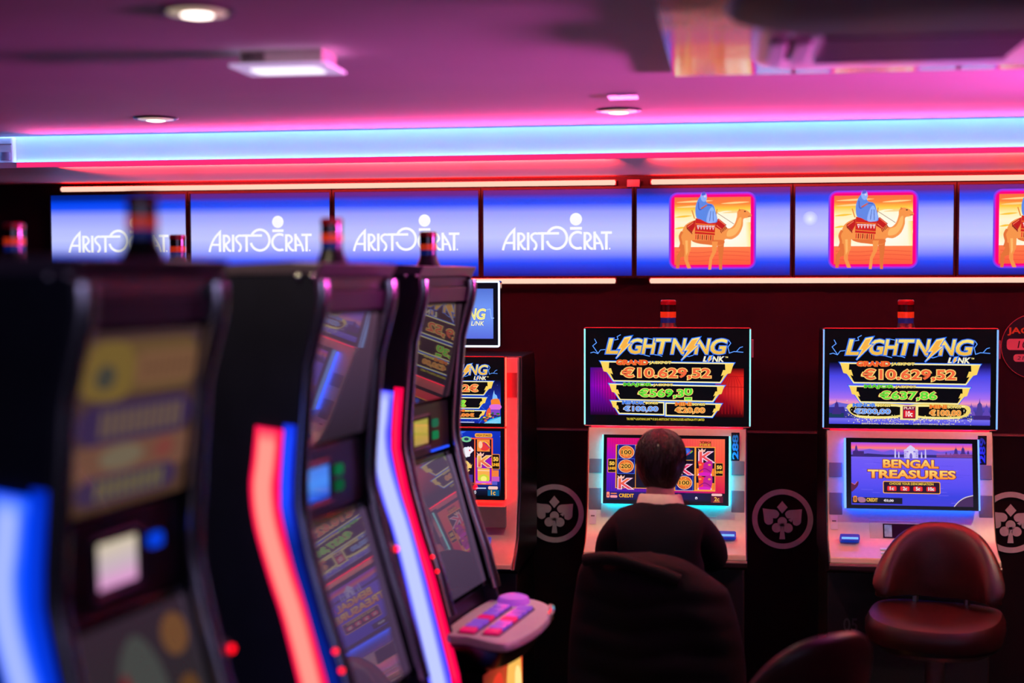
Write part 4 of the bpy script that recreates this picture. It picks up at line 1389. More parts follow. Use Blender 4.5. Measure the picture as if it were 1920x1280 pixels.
# ================================================================== the angled bank of machines in front
FRONT = [(0.0, 1.868), (0.004, 1.80), (-0.012, 1.74), (-0.034, 1.66), (-0.045, 1.53), (-0.055, 1.40), (-0.056, 1.34), (-0.030, 1.22), (0.005, 1.10), (0.050, 0.97), (0.088, 0.83), (0.128, 0.68), (0.150, 0.50), (0.150, 0.06)]
STRIP = catmull([(-0.112, 1.517), (-0.121, 1.44), (-0.128, 1.38), (-0.118, 1.30), (-0.085, 1.19), (-0.051, 1.09), (0.004, 0.88), (0.056, 0.67), (0.080, 0.56), (0.092, 0.45)], 4, False)
side_glow = {}


def led_band(name, core, rim, strength):
    """diffuser band: pale core, saturated rim, faint LED dots; colour stored on the mesh"""
    m = bpy.data.materials.new(name)
    m.use_nodes = True
    nt = m.node_tree
    nt.nodes.remove(nt.nodes['Principled BSDF'])
    e = nt.nodes.new('ShaderNodeEmission')
    a = nt.nodes.new('ShaderNodeAttribute')
    a.attribute_name = 'Col'
    nt.links.new(a.outputs['Color'], e.inputs[0])
    e.inputs[1].default_value = strength
    nt.links.new(e.outputs[0], nt.nodes['Material Output'].inputs[0])
    return m


def band_mesh(name, path, width, x, core, rim, mid, material, parent, depth=0.012, fade=None):
    """rounded raised band on the plane x=const following path (fwd, z)"""
    n = len(path)
    prof = [(-0.5, 0.0), (-0.44, 0.55), (-0.32, 0.9), (-0.20, 1.0), (0.0, 1.04), (0.20, 1.0), (0.32, 0.9), (0.44, 0.55), (0.5, 0.0)]
    cols = [rim, rim, rim, mid, core, mid, rim, rim, rim] if width < 0.05 else [rim, rim, mid, core, core, core, mid, rim, rim]
    v, c, f = [], [], []
    sgn = -1 if x < 0 else 1
    for i, (fw, z) in enumerate(path):
        a, b = path[max(i - 1, 0)], path[min(i + 1, n - 1)]
        t = Vector((b[0] - a[0], b[1] - a[1])).normalized()
        nn = Vector((-t.y, t.x))
        endk = 0.75 if i in (0, n - 1) else 1.0
        for (o, d), col in zip(prof, cols):
            v.append((x + sgn * depth * d * endk, -(fw + nn.x * o * width), z + nn.y * o * width))
            if i in (0, n - 1):
                col = rim
            elif i == 1:
                col = tuple((p_ + q_) / 2 for p_, q_ in zip(col, mid))
            fk = 1.0 if not fade or z > fade else max(0.22, 1 - (fade - z) / 0.12)
            c.append((*[q_ * fk for q_ in lin(col)], 1))
    m = len(prof)
    for i in range(n - 1):
        for k in range(m - 1):
            f.append((i * m + k, i * m + k + 1, (i + 1) * m + k + 1, (i + 1) * m + k))
    f.append(tuple(range(m)))
    f.append(tuple(range((n - 1) * m, n * m)))
    me = bpy.data.meshes.new(name)
    me.from_pydata(v, [], f)
    at = me.color_attributes.new('Col', 'FLOAT_COLOR', 'POINT')
    at.data.foreach_set('color', [q for cc in c for q in cc])
    me.materials.append(material)
    bm = bmesh.new()
    bm.from_mesh(me)
    bmesh.ops.recalc_face_normals(bm, faces=bm.faces)
    bm.to_mesh(me)
    bm.free()
    me.polygons.foreach_set('use_smooth', [True] * len(me.polygons))
    o = bpy.data.objects.new(name, me)
    C.objects.link(o)
    o.parent = parent
    return o


def front_at(z):
    for (a, za), (b, zb) in zip(FRONT[:-1], FRONT[1:]):
        if zb <= z <= za:
            return a + (b - a) * (za - z) / (za - zb)
    return FRONT[-1][0]


def tilted(parent, name, hw, z0, z1, inset, thick, m, bevel=0.002):
    """flat slab between heights z0<z1 following the front curve, set back by inset"""
    f0, f1 = front_at(z0) - inset, front_at(z1) - inset
    L = math.hypot(f1 - f0, z1 - z0)
    rot = math.atan2(f0 - f1, z1 - z0)
    o = obj(name, MB().box(-hw, hw, 0, thick, -L / 2, L / 2), m, parent, bevel=bevel, loc=(0, -(f0 + f1) / 2, (z0 + z1) / 2), rot=(-rot, 0, 0))
    return o, L


def pic_gold(w_, h_):
    """dim printed glass: gold figures and purple lettering plates"""
    p = Pic((0, 0, 100, 130), w_, h_)
    p.rect(0, 0, 100, 130, (66, 46, 48), (76, 52, 40))
    p.poly(rbox(98, 40, 12, 5, 50, 26), (96, 72, 46))
    p.poly(catmull([(4, 42), (8, 14), (24, 6), (42, 14), (44, 40), (30, 50)], 4), (110, 88, 44))
    p.ell(22, 32, 8, 9, (62, 60, 54), 14)
    p.poly(rbox(52, 24, 6, 4, 72, 28), (116, 82, 58))
    for k in range(9):
        p.rect(50 + k * 5.4, 20, 53 + k * 5.4, 37, (96, 66, 48))
    p.poly(rbox(96, 30, 14, 5, 52, 66), (54, 38, 72))
    for k in range(11):
        p.rect(22 + k * 6.4, 57, 26 + k * 6.4, 76, (104, 84, 66))
    p.poly(rbox(98, 26, 4, 4, 50, 94), (106, 72, 58))
    p.ell(42, 92, 18, 9, (108, 96, 78), 16)
    p.ell(78, 92, 9, 8, (116, 60, 54), 16)
    p.poly(rbox(84, 20, 10, 5, 50, 114), (58, 42, 72))
    for k in range(9):
        p.rect(24 + k * 6.4, 107, 28 + k * 6.4, 121, (104, 94, 60))
    return p


def pic_plain(w_, h_, cols):
    p = Pic((0, 0, 100, 100), w_, h_)
    p.vgrad(0, 100, [(100 * i / (len(cols) - 1), c) for i, c in enumerate(cols)])
    return p


def pic_dim_reels(w_, h_):
    p = pic_plain(w_, h_, [(50, 36, 48), (40, 38, 40), (30, 24, 36)])
    p.poly(catmull([(30, 20), (50, 8), (66, 30), (60, 74), (40, 80), (28, 56)], 4), (66, 68, 66))
    p.poly(catmull([(26, 30), (36, 22), (38, 52), (26, 60)], 4), (104, 30, 38))
    p.poly(catmull([(70, 40), (90, 34), (94, 70), (74, 80)], 4), (92, 60, 34))
    p.ell(82, 14, 12, 9, (106, 70, 44), 14)
    return p


def bank_slot(xc, yc, deg, label, band, narrow, art, small, icons, shift=0.0, fade=None, low=None):
    a = R(90 - deg)
    r = empty('slot_machine', (xc, yc, 0), a, label, 'slot machine', 'angled bank of slot machines')
    HW = 0.23
    out = [(f, z) for f, z in FRONT]
    prof = [(-f, z) for f, z in out] + [(0.44, 0.06), (0.46, 0.10), (0.46, 1.70), (0.40, 1.845), (0.12, 1.862)]
    # carcass: two side panels and a core set back from the front edge
    for sx, nm in ((-1, 'side_panel'), (1, 'side_panel')):
        xa, xb = sorted((sx * HW, sx * (HW - 0.018)))
        obj(nm, MB().prism(prof, xa, xb, 'x'), SIDE, r, bevel=0.003)
    core = [(-(f - 0.045), z) for f, z in out[1:]] + [(0.44, 0.06), (0.45, 0.10), (0.45, 1.68), (0.39, 1.83)]
    obj('carcass', MB().prism(core, -HW + 0.018, HW - 0.018, 'x'), BLACK, r)
    obj('plinth', MB().box(-HW, HW, -0.10, 0.42, 0.0, 0.06), BLACK, r, bevel=0.004)
    # crown
    cr = [(0.010, 1.868), (0.016, 1.880), (-0.06, 1.884), (-0.34, 1.872), (-0.36, 1.852), (-0.02, 1.856), (0.0, 1.850)]
    obj('crown', MB().prism([(-f, z) for f, z in cr], -HW - 0.002, HW + 0.002, 'x'), mat('crown_grey', (104, 88, 104), 0.3, metal=0.3, noise=0.05), r, bevel=0.003)
    sl, L = tilted(r, 'speaker_slot', HW - 0.02, 1.818, 1.850, 0.010, 0.02, BLACK)
    vi, L = tilted(r, 'visor', HW - 0.02, 1.772, 1.816, 0.006, 0.02, mat('visor_grey', (90, 78, 88), 0.38, metal=0.2, noise=0.06))
    # upper display, middle panel, lower display
    hw = HW - 0.040
    ud, L = tilted(r, 'upper_display', hw, 1.462, 1.768, 0.012, 0.03, BLACK_GLOSS)
    pic = pic_gold(2 * hw - 0.012, L - 0.012) if art == 'gold' else pic_plain(2 * hw - 0.012, L - 0.012, art)  # plain tones put reflected purple room light into the glass colour
    pic.build('picture', SCREEN_FG, ud, (0, -0.0006, 0))
    mp, L = tilted(r, 'middle_panel', hw, 1.300, 1.456, 0.016, 0.03, mat('panel_black', (22, 18, 26), 0.3, noise=0.1))
    obj('frame', MB().tube([(x_, -0.002, z_) for x_, z_ in rbox(0.145, 0.098, 0.006, 3, shift - 0.062, -0.004)], 0.004, 6, closed=True), mat('frame_grey', (90, 76, 96), 0.3, metal=0.4, noise=0.05), mp)
    sm = obj('small_display', MB().box(shift - 0.126, shift + 0.002, -0.002, 0.004, -0.048, 0.040), BLACK_GLOSS, mp)
    pic_plain(0.116, 0.076, small).build('picture', screen_mat('small_glass', 1.0), sm, (shift - 0.062, -0.0026, -0.004))
    for k, ic in enumerate(icons):
        obj('button', MB().prism(rbox(0.042, 0.026, 0.008, 3), -0.006, 0, 'y'), glow('icon_%d_%d_%d' % ic, ic, 0.8), mp, loc=(0.055 + shift, -0.001, 0.014 - 0.038 * k))
    ld, L = tilted(r, 'lower_display', hw, 0.862, 1.293, 0.014, 0.03, BLACK_GLOSS)
    (pic_dim_reels(2 * hw - 0.02, L - 0.03) if art == 'gold' else pic_plain(2 * hw - 0.02, L - 0.03, low or [(34, 26, 40), (42, 32, 48), (34, 26, 40)])).build('picture', SCREEN_FG, ld, (0, -0.0006, 0))
    # chrome rails along both front edges
    for sx in (-1, 1):
        pth = [(sx * (HW - 0.022), -(front_at(z) + 0.002), z) for z in [1.84 - 0.03 * k for k in range(34)]]
        obj('rail', MB().tube(pth, 0.019, 16), mat('rail_chrome', (205, 200, 208), 0.22, metal=1.0, noise=0.06, nscale=9), r)
    # light bands on both sides
    bm_ = led_band('led_band', None, None, 1.25)
    for sx in (-1, 1):
        band_mesh('light_band', STRIP, 0.074, sx * HW, band[0], band[1], band[2], bm_, r)
        np_ = [(front_at(z) - 0.020, z) for z in [1.525 - 0.03 * k for k in range(30)]]
        band_mesh('edge_band', np_, 0.030, sx * HW, narrow[0], narrow[1], narrow[2], bm_, r, 0.007, fade)
    # little red indicator lamps and a lock
    rl = glow('indicator_red', (255, 10, 30), 3.0)
    for sx, zz in ((-1, (1.027, 0.985)), (1, (1.505, 1.262))):
        for z in zz:
            obj('indicator', MB().ball((sx * (HW - 0.005), -(front_at(z) + 0.006), z), 0.006, 0.006, 0.006, 10, 6), rl, r)
    for sx in (-1, 1):
        for f_ in (0.0, 0.035):
            obj('glint_ball', MB().ball((sx * (HW + 0.002), 0.006 + f_, 1.852), 0.006, 0.007, 0.007, 14, 8), CHROME, r)  # chrome balls added to catch glints at the top corners
    if low and not fade:
        obj('blue_strip', MB().box(0.02, 0.17, -0.006, -0.001, -0.074, -0.068), glow('strip_blue', (40, 80, 255), 1.3), mp)
    lk = obj('lock', MB().tube([(HW - 0.004, -front_at(1.165), 1.165), (HW + 0.022, -front_at(1.165) - 0.004, 1.165)], 0.014, 16), BLACK, r)
    obj('lock_light', MB().ball((HW + 0.014, -front_at(1.165) - 0.018, 1.165), 0.007, 0.006, 0.007, 10, 6), rl, lk)
    # button deck
    ol = catmull([(-0.20, 0.07), (-0.25, 0.16), (-0.292, 0.25), (-0.275, 0.295), (-0.14, 0.318), (0.0, 0.318), (0.12, 0.30), (0.21, 0.262), (0.265, 0.205), (0.285, 0.13), (0.26, 0.07)], 5)
    def dk(s, z, dz=0.0):
        return [(x * s, -(0.06 + (f - 0.06) * s), z + dz * (0.38 - f)) for x, f in ol]
    deck = obj('deck', MB().loft([dk(0.95, 0.775), dk(0.995, 0.782), dk(1.0, 0.794), dk(0.985, 0.803), dk(0.95, 0.806)]), mat('deck_white', (212, 200, 212), 0.3, noise=0.04), r)
    obj('deck_base', MB().loft([dk(0.62, 0.69), dk(0.80, 0.715), dk(0.96, 0.774)]), BLACK, r)
    key = mat('key_clear', (150, 110, 200), 0.2, emis=(120, 80, 255), es=0.35, noise=0.05)
    keyr = mat('key_red', (200, 40, 120), 0.2, emis=(255, 20, 110), es=0.45, noise=0.05)
    for row, f in enumerate((0.140, 0.215)):
        tr = obj('key_tray', MB().prism(rbox(0.36, 0.058, 0.008, 3, -0.05, -f), 0.8065, 0.809, 'z'), mat('tray_purple', (70, 30, 90), 0.35, noise=0.08), deck)
        for k in range(7):
            x = -0.203 + 0.051 * k
            obj('key', MB().prism(rbox(0.043, 0.046, 0.006, 3, x, -f), 0.809, 0.817, 'z'), keyr if k in (0, 3) else key, tr)
    bb = obj('bash_button', MB().lathe([(0.052, 0.806), (0.052, 0.816), (0.046, 0.826), (0.030, 0.832), (0.002, 0.834)], 28, (0.195, -0.15, 0)), mat('bash_clear', (190, 120, 220), 0.2, emis=(190, 80, 255), es=0.3, noise=0.04), deck)
    obj('wrist_rail', MB().tube([(x, -f, 0.803) for x, f in ol[27:34]], 0.012, 8), CHROME, deck)
    # belly glass under the deck
    bg = obj('belly_panel', MB().box(-0.20, 0.20, -0.180, -0.10, 0.16, 0.685), BLACK_GLOSS, r)
    p = Pic((0, 0, 100, 110), 0.38, 0.50)
    p.rect(0, 0, 100, 110, (120, 30, 26), (236, 70, 40), (255, 150, 60), (190, 40, 40))
    p.poly(catmull([(60, 8), (90, 0), (100, 40), (96, 90), (70, 100), (62, 50)], 4), (255, 190, 90))
    p.poly(catmull([(14, 20), (44, 8), (56, 50), (40, 96), (12, 90)], 4), (236, 60, 40))
    p.poly(catmull([(80, 16), (96, 20), (96, 60), (84, 70)], 4), (255, 236, 150))
    p.build('picture', SCREEN, bg, (0, -0.1806, 0.425))
    # stacked lamp on top
    sg = signal_light(r, 0.0, 0.02 if art == 'gold' else 0.06, 1.880, 0.026, 0.78, 0.12)
    return r


red_b = ((255, 140, 128), (255, 0, 82), (255, 40, 70))
blu_b = ((150, 168, 255), (0, 70, 255), (60, 110, 255))
vio_b = ((176, 186, 255), (70, 60, 250), (120, 124, 255))
thin_b = ((30, 80, 255), (20, 50, 220), (24, 64, 240))
thin_r = ((255, 40, 80), (240, 0, 70), (250, 10, 76))
bank_slot(-0.938, 2.252, 8.5, 'dark slot machine nearest the camera, with a wide blue light band on its side', blu_b, ((10, 60, 220), (0, 40, 180), (5, 50, 200)), 'gold',
          [(214, 200, 170), (200, 180, 190), (226, 150, 210)], [(10, 70, 240)], 0.04)
bank_slot(-0.851, 3.234, 7.5, 'dark slot machine with a wide red light band, middle of the blurred bank', red_b, thin_b, [(84, 58, 76), (76, 54, 74), (60, 44, 64), (44, 32, 46)],
          [(60, 120, 220), (70, 140, 235), (40, 70, 200)], [(20, 110, 70), (16, 90, 56)], -0.02, 1.36, [(70, 50, 76), (74, 56, 84), (70, 50, 76)])
bank_slot(-0.845, 4.299, 9.5, 'dark slot machine with violet and red light bands and a pink-lit button deck', vio_b, thin_r, [(60, 40, 50), (44, 28, 36), (36, 24, 34)],
          [(170, 160, 70), (176, 160, 60), (160, 140, 80)], [(40, 110, 80), (30, 130, 80)], 0.0, None, [(84, 68, 92), (80, 62, 86), (70, 52, 76)])
# machines standing back to back with the bank: only their tops and lamps show
n_v = Vector((math.cos(R(7.5)), -math.sin(R(7.5)), 0))


def back_slot(xc, yc, deg, label):
    r = empty('slot_machine', (xc, yc, 0), R(90 - deg) + math.pi, label, 'slot machine', 'slot machines backing onto the bank')
    prof = [(-f * 0.5, z) for f, z in FRONT] + [(0.40, 0.06), (0.42, 0.10), (0.42, 1.70), (0.36, 1.845)]
    obj('cabinet', MB().prism(prof, -0.23, 0.23, 'x'), SIDE, r, bevel=0.004)
    obj('crown', MB().prism([(0.0, 1.862), (-0.014, 1.880), (0.05, 1.884), (0.30, 1.872), (0.32, 1.852)], -0.232, 0.232, 'x'), MATS['crown_grey'], r, bevel=0.003)
    obj('plinth', MB().box(-0.23, 0.23, -0.08, 0.40, 0.0, 0.06), BLACK, r, bevel=0.004)
    ud = obj('upper_display', MB().box(-0.19, 0.19, -0.012, 0.02, 1.50, 1.79), BLACK_GLOSS, r)
    ld = obj('lower_display', MB().box(-0.19, 0.19, -0.055, 0.02, 0.87, 1.33), BLACK_GLOSS, r)
    signal_light(r, 0.0, 0.10, 1.880, 0.026, 0.78, 1.0)
    return r


for (xc, yc, lab, b) in ((-0.851, 3.234, 'back-to-back slot machine at the left edge, only its top and red lamp showing', 1.02), (-0.845, 4.299, 'back-to-back slot machine whose red lamp peeks out behind the nearest lamp', 1.02)):
    back_slot(xc - n_v.x * b, yc - n_v.y * b, 7.5, lab)


# ================================================================== stools
def stool(x, y, rz, seat_z, label, back_top=0.30):
    """rounded casino stool; the backrest stands on the -y side of its own frame"""
    r = empty('stool', (x, y, 0), rz, label, 'stool', 'burgundy stools')
    obj('base', MB().lathe([(0.24, 0.0), (0.24, 0.012), (0.20, 0.022), (0.05, 0.036), (0.034, 0.06)], 40), STEEL, r)
    obj('column', MB().lathe([(0.034, 0.05), (0.034, seat_z - 0.16), (0.05, seat_z - 0.13)], 24), STEEL, r)
    fr = MB().tube([(0.19 * math.cos(R(a)), 0.19 * math.sin(R(a)), 0.22) for a in range(0, 360, 12)], 0.011, 10, closed=True)
    for a in (0, 120, 240):
        fr.tube([(0.03 * math.cos(R(a)), 0.03 * math.sin(R(a)), 0.22), (0.19 * math.cos(R(a)), 0.19 * math.sin(R(a)), 0.22)], 0.008, 8)
    obj('foot_ring', fr, STEEL, r)
    def ring(k, z, sag):
        pts = []
        for i in range(48):
            t = 2 * math.pi * i / 48
            cx, sx = math.cos(t), math.sin(t)
            px = 0.236 * k * math.copysign(abs(cx) ** 0.72, cx)
            py = 0.235 * k * math.copysign(abs(sx) ** 0.72, sx)
            pts.append((px, py, z + sag * (px / 0.245) ** 2 - 0.6 * sag * max(0, py / 0.235) ** 2))
        return pts
    obj('seat', MB().loft([ring(0.80, seat_z - 0.088, 0), ring(0.97, seat_z - 0.084, 0.004), ring(1.0, seat_z - 0.06, 0.008), ring(0.995, seat_z - 0.032, 0.012), ring(0.94, seat_z - 0.008, 0.016), ring(0.80, seat_z + 0.002, 0.018), ring(0.5, seat_z - 0.004, 0.02), ring(0.2, seat_z - 0.008, 0.02)]), LEATHER, r)
    obj('seat_pan', MB().lathe([(0.19, seat_z - 0.125), (0.215, seat_z - 0.105), (0.215, seat_z - 0.08)], 40), BLACK, r)
    # curved backrest
    mb = MB()
    N, M_ = 28, 10
    RB = 0.212
    def P(u, v, d):
        th = R(72) * u
        top = seat_z + back_top - 0.235 * abs(u) ** 2.6
        bot = seat_z + 0.03 - 0.02 * (1 - abs(u))
        z = bot + (top - bot) * v
        rr = RB + d - 0.012 * math.sin(math.pi * v) + 0.02 * v
        return (rr * math.sin(th), -rr * math.cos(th) + 0.03, z)
    ringsv = []
    loops = []
    sect = [(0.0, 0), (0.0, 1), (0.25, 1), (0.5, 1), (0.75, 1), (0.93, 0.9), (1.0, 0.5), (0.93, 0.1), (0.75, 0), (0.5, 0), (0.25, 0)]
    for i in range(N + 1):
        u = -1 + 2 * i / N
        k = 1.0 if 0 < i < N else 0.55
        loops.append([P(u * (1.0), v, (d - 0.5) * 0.062 * k) for v, d in sect])
    mb.loft(loops)
    obj('backrest', mb, LEATHER, r, sub=1, angle=60)
    for u in (-0.35, 0.35):
        a = P(u, 0.0, 0.0)
        br = MB().tube([(a[0] * 0.7, a[1] * 0.62, seat_z - 0.10), (a[0] * 0.95, a[1] * 0.98, seat_z - 0.085), (a[0], a[1] - 0.005, seat_z - 0.02), (a[0], a[1], seat_z + 0.06)], 0.011, 8)
        obj('bracket', br, STEEL, r)
    return r


stool(0.742, 5.150, R(180 - 15), 0.655, 'burgundy stool turned away from the palace-game machine, its seat towards the camera', 0.30)
stool(0.165, 3.87, R(38), 0.645, 'burgundy stool cut off by the bottom of the photo, only its back showing', 0.29)
stool(-0.225, 4.985, 0.0, 0.53, 'stool under the seated person, its back covered by a dark jacket', 0.36)


# ================================================================== the seated person
skin_m = mat('skin', (206, 150, 126), 0.5, noise=0.05, nscale=30)
knit = mat('dark_sweater', (9, 10, 17), 0.9, spec=0.15, noise=0.2, nscale=90, bump=0.2, bscale=500)
trous = mat('dark_trousers', (22, 22, 28), 0.8, noise=0.2, nscale=60)
shoe_m = mat('dark_shoe', (18, 16, 16), 0.4, noise=0.1)
hair_m = mat('brown_hair', (36, 18, 12), 0.42, noise=0.35, nscale=26)
_nt = hair_m.node_tree
_tc = next(n for n in _nt.nodes if n.type == 'TEX_COORD')
_mp = _nt.nodes.new('ShaderNodeMapping')
_mp.inputs['Scale'].default_value = (160, 160, 9)
_nn = _nt.nodes.new('ShaderNodeTexNoise')
_nn.inputs['Scale'].default_value = 1.0
_bp = _nt.nodes.new('ShaderNodeBump')
_bp.inputs['Strength'].default_value = 0.8
_bp.inputs['Distance'].default_value = 0.006
_nt.links.new(_tc.outputs['Object'], _mp.inputs['Vector'])
_nt.links.new(_mp.outputs[0], _nn.inputs['Vector'])
_nt.links.new(_nn.outputs[0], _bp.inputs['Height'])
_nt.links.new(_bp.outputs[0], _nt.nodes['Principled BSDF'].inputs['Normal'])


def skinned(name, verts, edges, radii, m, parent, sub=2, root=0):
    me = bpy.data.meshes.new(name)
    me.from_pydata(verts, edges, [])
    me.materials.append(m)
    o = bpy.data.objects.new(name, me)
    C.objects.link(o)
    o.parent = parent
    md = o.modifiers.new('skin', 'SKIN')
    md.use_smooth_shade = True
    if not me.skin_vertices:
        me.attributes  # noqa
        bmq = bmesh.new()
        bmq.from_mesh(me)
        bmq.verts.layers.skin.verify()
        bmq.to_mesh(me)
        bmq.free()
    for i, sv in enumerate(me.skin_vertices[0].data):
        rr = radii[i]
        sv.radius = rr if isinstance(rr, tuple) else (rr, rr)
        sv.use_root = i == root
    sb = o.modifiers.new('subdivision', 'SUBSURF')
    sb.levels = sb.render_levels = sub
    return o


class Sk:
    def __init__(s):
        s.v, s.e, s.r = [], [], []

    def p(s, co, r, parent=None):
        s.v.append(co)
        s.r.append(r)
        if parent is not None:
            s.e.append((parent, len(s.v) - 1))
        return len(s.v) - 1


per = empty('person', (-0.2225, 4.985, 0), 0.0, 'person with short brown hair in a dark sweater, seen from behind, playing', 'person')
S = Sk()
pel = S.p((0, 0.0, 0.63), (0.15, 0.11))
sp1 = S.p((0, -0.01, 0.74), (0.125, 0.10), pel)
sp2 = S.p((0, 0.0, 0.86), (0.135, 0.10), sp1)
ch = S.p((0, 0.02, 0.96), (0.135, 0.095), sp2)
nb = S.p((0, 0.035, 1.045), (0.06, 0.06), ch)
nk = S.p((0, 0.055, 1.10), (0.05, 0.055), nb)
hd1 = S.p((0, 0.075, 1.155), (0.060, 0.072), nk)
hd2 = S.p((0, 0.075, 1.215), (0.072, 0.088), hd1)
hd3 = S.p((0, 0.072, 1.262), (0.062, 0.078), hd2)
hd4 = S.p((0, 0.072, 1.285), (0.03, 0.04), hd3)
ns = S.p((0, 0.168, 1.185), 0.011, hd2)
S.p((0, 0.178, 1.172), 0.008, ns)
for sx in (-1, 1):
    e1 = S.p((sx * 0.074, 0.066, 1.185), (0.012, 0.018), hd2)
    S.p((sx * 0.082, 0.058, 1.198), (0.006, 0.014), e1)
    sh = S.p((sx * 0.122, 0.012, 0.975), 0.05, ch)
    el = S.p((sx * 0.195, 0.13, 0.82), 0.042, sh)
    wr = S.p((sx * 0.155, 0.335, 0.835), 0.026, el)
    pm = S.p((sx * 0.148, 0.385, 0.832), (0.034, 0.017), wr)
    k = S.p((sx * 0.146, 0.415, 0.830), (0.036, 0.015), pm)
    for q, (dx, L_) in enumerate(((-0.027, 0.058), (-0.009, 0.068), (0.009, 0.064), (0.027, 0.050))):
        a = S.p((sx * 0.146 + dx, 0.440, 0.829), 0.0088, k)
        b = S.p((sx * 0.146 + dx * 1.06, 0.440 + L_ * 0.5, 0.824), 0.0083, a)
        S.p((sx * 0.146 + dx * 1.08, 0.440 + L_ * 0.85, 0.812), 0.0075, b)
    t1 = S.p((sx * 0.146 - sx * 0.040, 0.395, 0.826), 0.0105, pm)
    S.p((sx * 0.146 - sx * 0.052, 0.425, 0.818), 0.0088, t1)
    hp = S.p((sx * 0.095, 0.03, 0.60), 0.088, pel)
    kn = S.p((sx * 0.125, 0.395, 0.575), 0.062, hp)
    ca = S.p((sx * 0.130, 0.36, 0.36), 0.052, kn)
    an = S.p((sx * 0.130, 0.33, 0.10), 0.034, ca)
    ft = S.p((sx * 0.135, 0.42, 0.045), (0.036, 0.026), an)
    S.p((sx * 0.138, 0.50, 0.035), (0.034, 0.02), ft)
body = skinned('body', S.v, S.e, S.r, skin_m, per)
# sweater
S = Sk()
w0 = S.p((0, 0.0, 0.62), (0.185, 0.145))
w1 = S.p((0, -0.015, 0.74), (0.175, 0.135), w0)
w2 = S.p((0, -0.01, 0.85), (0.175, 0.130), w1)
w3 = S.p((0, 0.008, 0.945), (0.168, 0.122), w2)
w4 = S.p((0, 0.022, 1.015), (0.135, 0.102), w3)
w5 = S.p((0, 0.036, 1.052), (0.070, 0.068), w4)
for sx in (-1, 1):
    a = S.p((sx * 0.125, 0.012, 0.985), 0.078, w3)
    b = S.p((sx * 0.172, 0.045, 0.915), 0.066, a)
    c_ = S.p((sx * 0.188, 0.13, 0.825), 0.060, b)
    d = S.p((sx * 0.172, 0.235, 0.832), 0.050, c_)
    S.p((sx * 0.156, 0.325, 0.836), 0.036, d)
skinned('sweater', S.v, S.e, S.r, knit, per)
S = Sk()
t0 = S.p((0, 0.0, 0.645), (0.165, 0.125))
for sx in (-1, 1):
    a = S.p((sx * 0.098, 0.05, 0.605), 0.098, t0)
    b = S.p((sx * 0.125, 0.395, 0.58), 0.074, a)
    c_ = S.p((sx * 0.130, 0.36, 0.36), 0.064, b)
    S.p((sx * 0.130, 0.335, 0.11), 0.056, c_)
skinned('trousers', S.v, S.e, S.r, trous, per)
for sx in (-1, 1):
    rg = []
    for y, wx, h_ in ((0.27, 0.030, 0.06), (0.30, 0.040, 0.085), (0.36, 0.042, 0.085), (0.43, 0.046, 0.066), (0.50, 0.044, 0.05), (0.545, 0.026, 0.03)):
        rg.append([(sx * 0.134 + wx * math.cos(2 * math.pi * k / 16), y, max(0.002, 0.002 + h_ * 0.5 + h_ * 0.5 * math.sin(2 * math.pi * k / 16))) for k in range(16)])
    obj('shoe', MB().loft(rg), shoe_m, per, sub=1)
# shirt collar
cl = MB()
rings = []
for z, rx, ry, dy in ((1.036, 0.090, 0.082, 0.033), (1.054, 0.083, 0.079, 0.037), (1.084, 0.074, 0.073, 0.045), (1.087, 0.067, 0.067, 0.046), (1.058, 0.072, 0.069, 0.038)):
    rings.append([(rx * math.sin(R(a)), dy - ry * math.cos(R(a)), z - 0.022 * (abs(a) / 150) ** 2) for a in range(-150, 151, 10)])
cl.loft(rings, cap=False, closed=False)
obj('collar', cl, mat('collar_cloth', (206, 178, 160), 0.75, noise=0.06), per, solid=0.002, angle=60)
# hair: full cap with a rough strand surface down to the nape
random.seed(11)
mb = MB()
rings = []
NR, NA = 26, 60
hc = Vector((0, 0.066, 1.205))
for i in range(NR + 1):
    t = math.pi * (0.015 + 0.985 * i / NR) * 0.80
    ring = []
    for k in range(NA):
        a = 2 * math.pi * k / NA
        back = -math.sin(a)          # 1 at the back of the head
        side = abs(math.cos(a))
        tt = min(t, math.pi * (0.80 if back > 0.15 else (0.60 if back > -0.35 else 0.36)))
        rx, ry, rz = 0.0885, 0.103, 0.098
        s_ = math.sin(tt) ** 0.86
        x = rx * s_ * math.cos(a)
        y = ry * s_ * math.sin(a)
        z = rz * math.cos(tt)
        if z < -0.02:
            k_ = (-0.02 - z) / 0.08
            x *= 1 - 0.10 * k_
            y *= 1 - 0.06 * k_
            z -= 0.036 * k_
        clump = 1 + 0.018 * math.sin(a * 9 + 3 * math.sin(tt * 4)) * math.sin(tt) + 0.012 * math.sin(a * 23 + 5 * tt) + random.uniform(-0.006, 0.006)
        ring.append((hc.x + x * clump, hc.y + y * clump, hc.z + z + 0.006 * math.sin(a * 3 + 1) * math.sin(tt)))
    rings.append(ring)
mb.loft(rings)
hair = obj('hair', mb, hair_m, per, sub=1, angle=80)
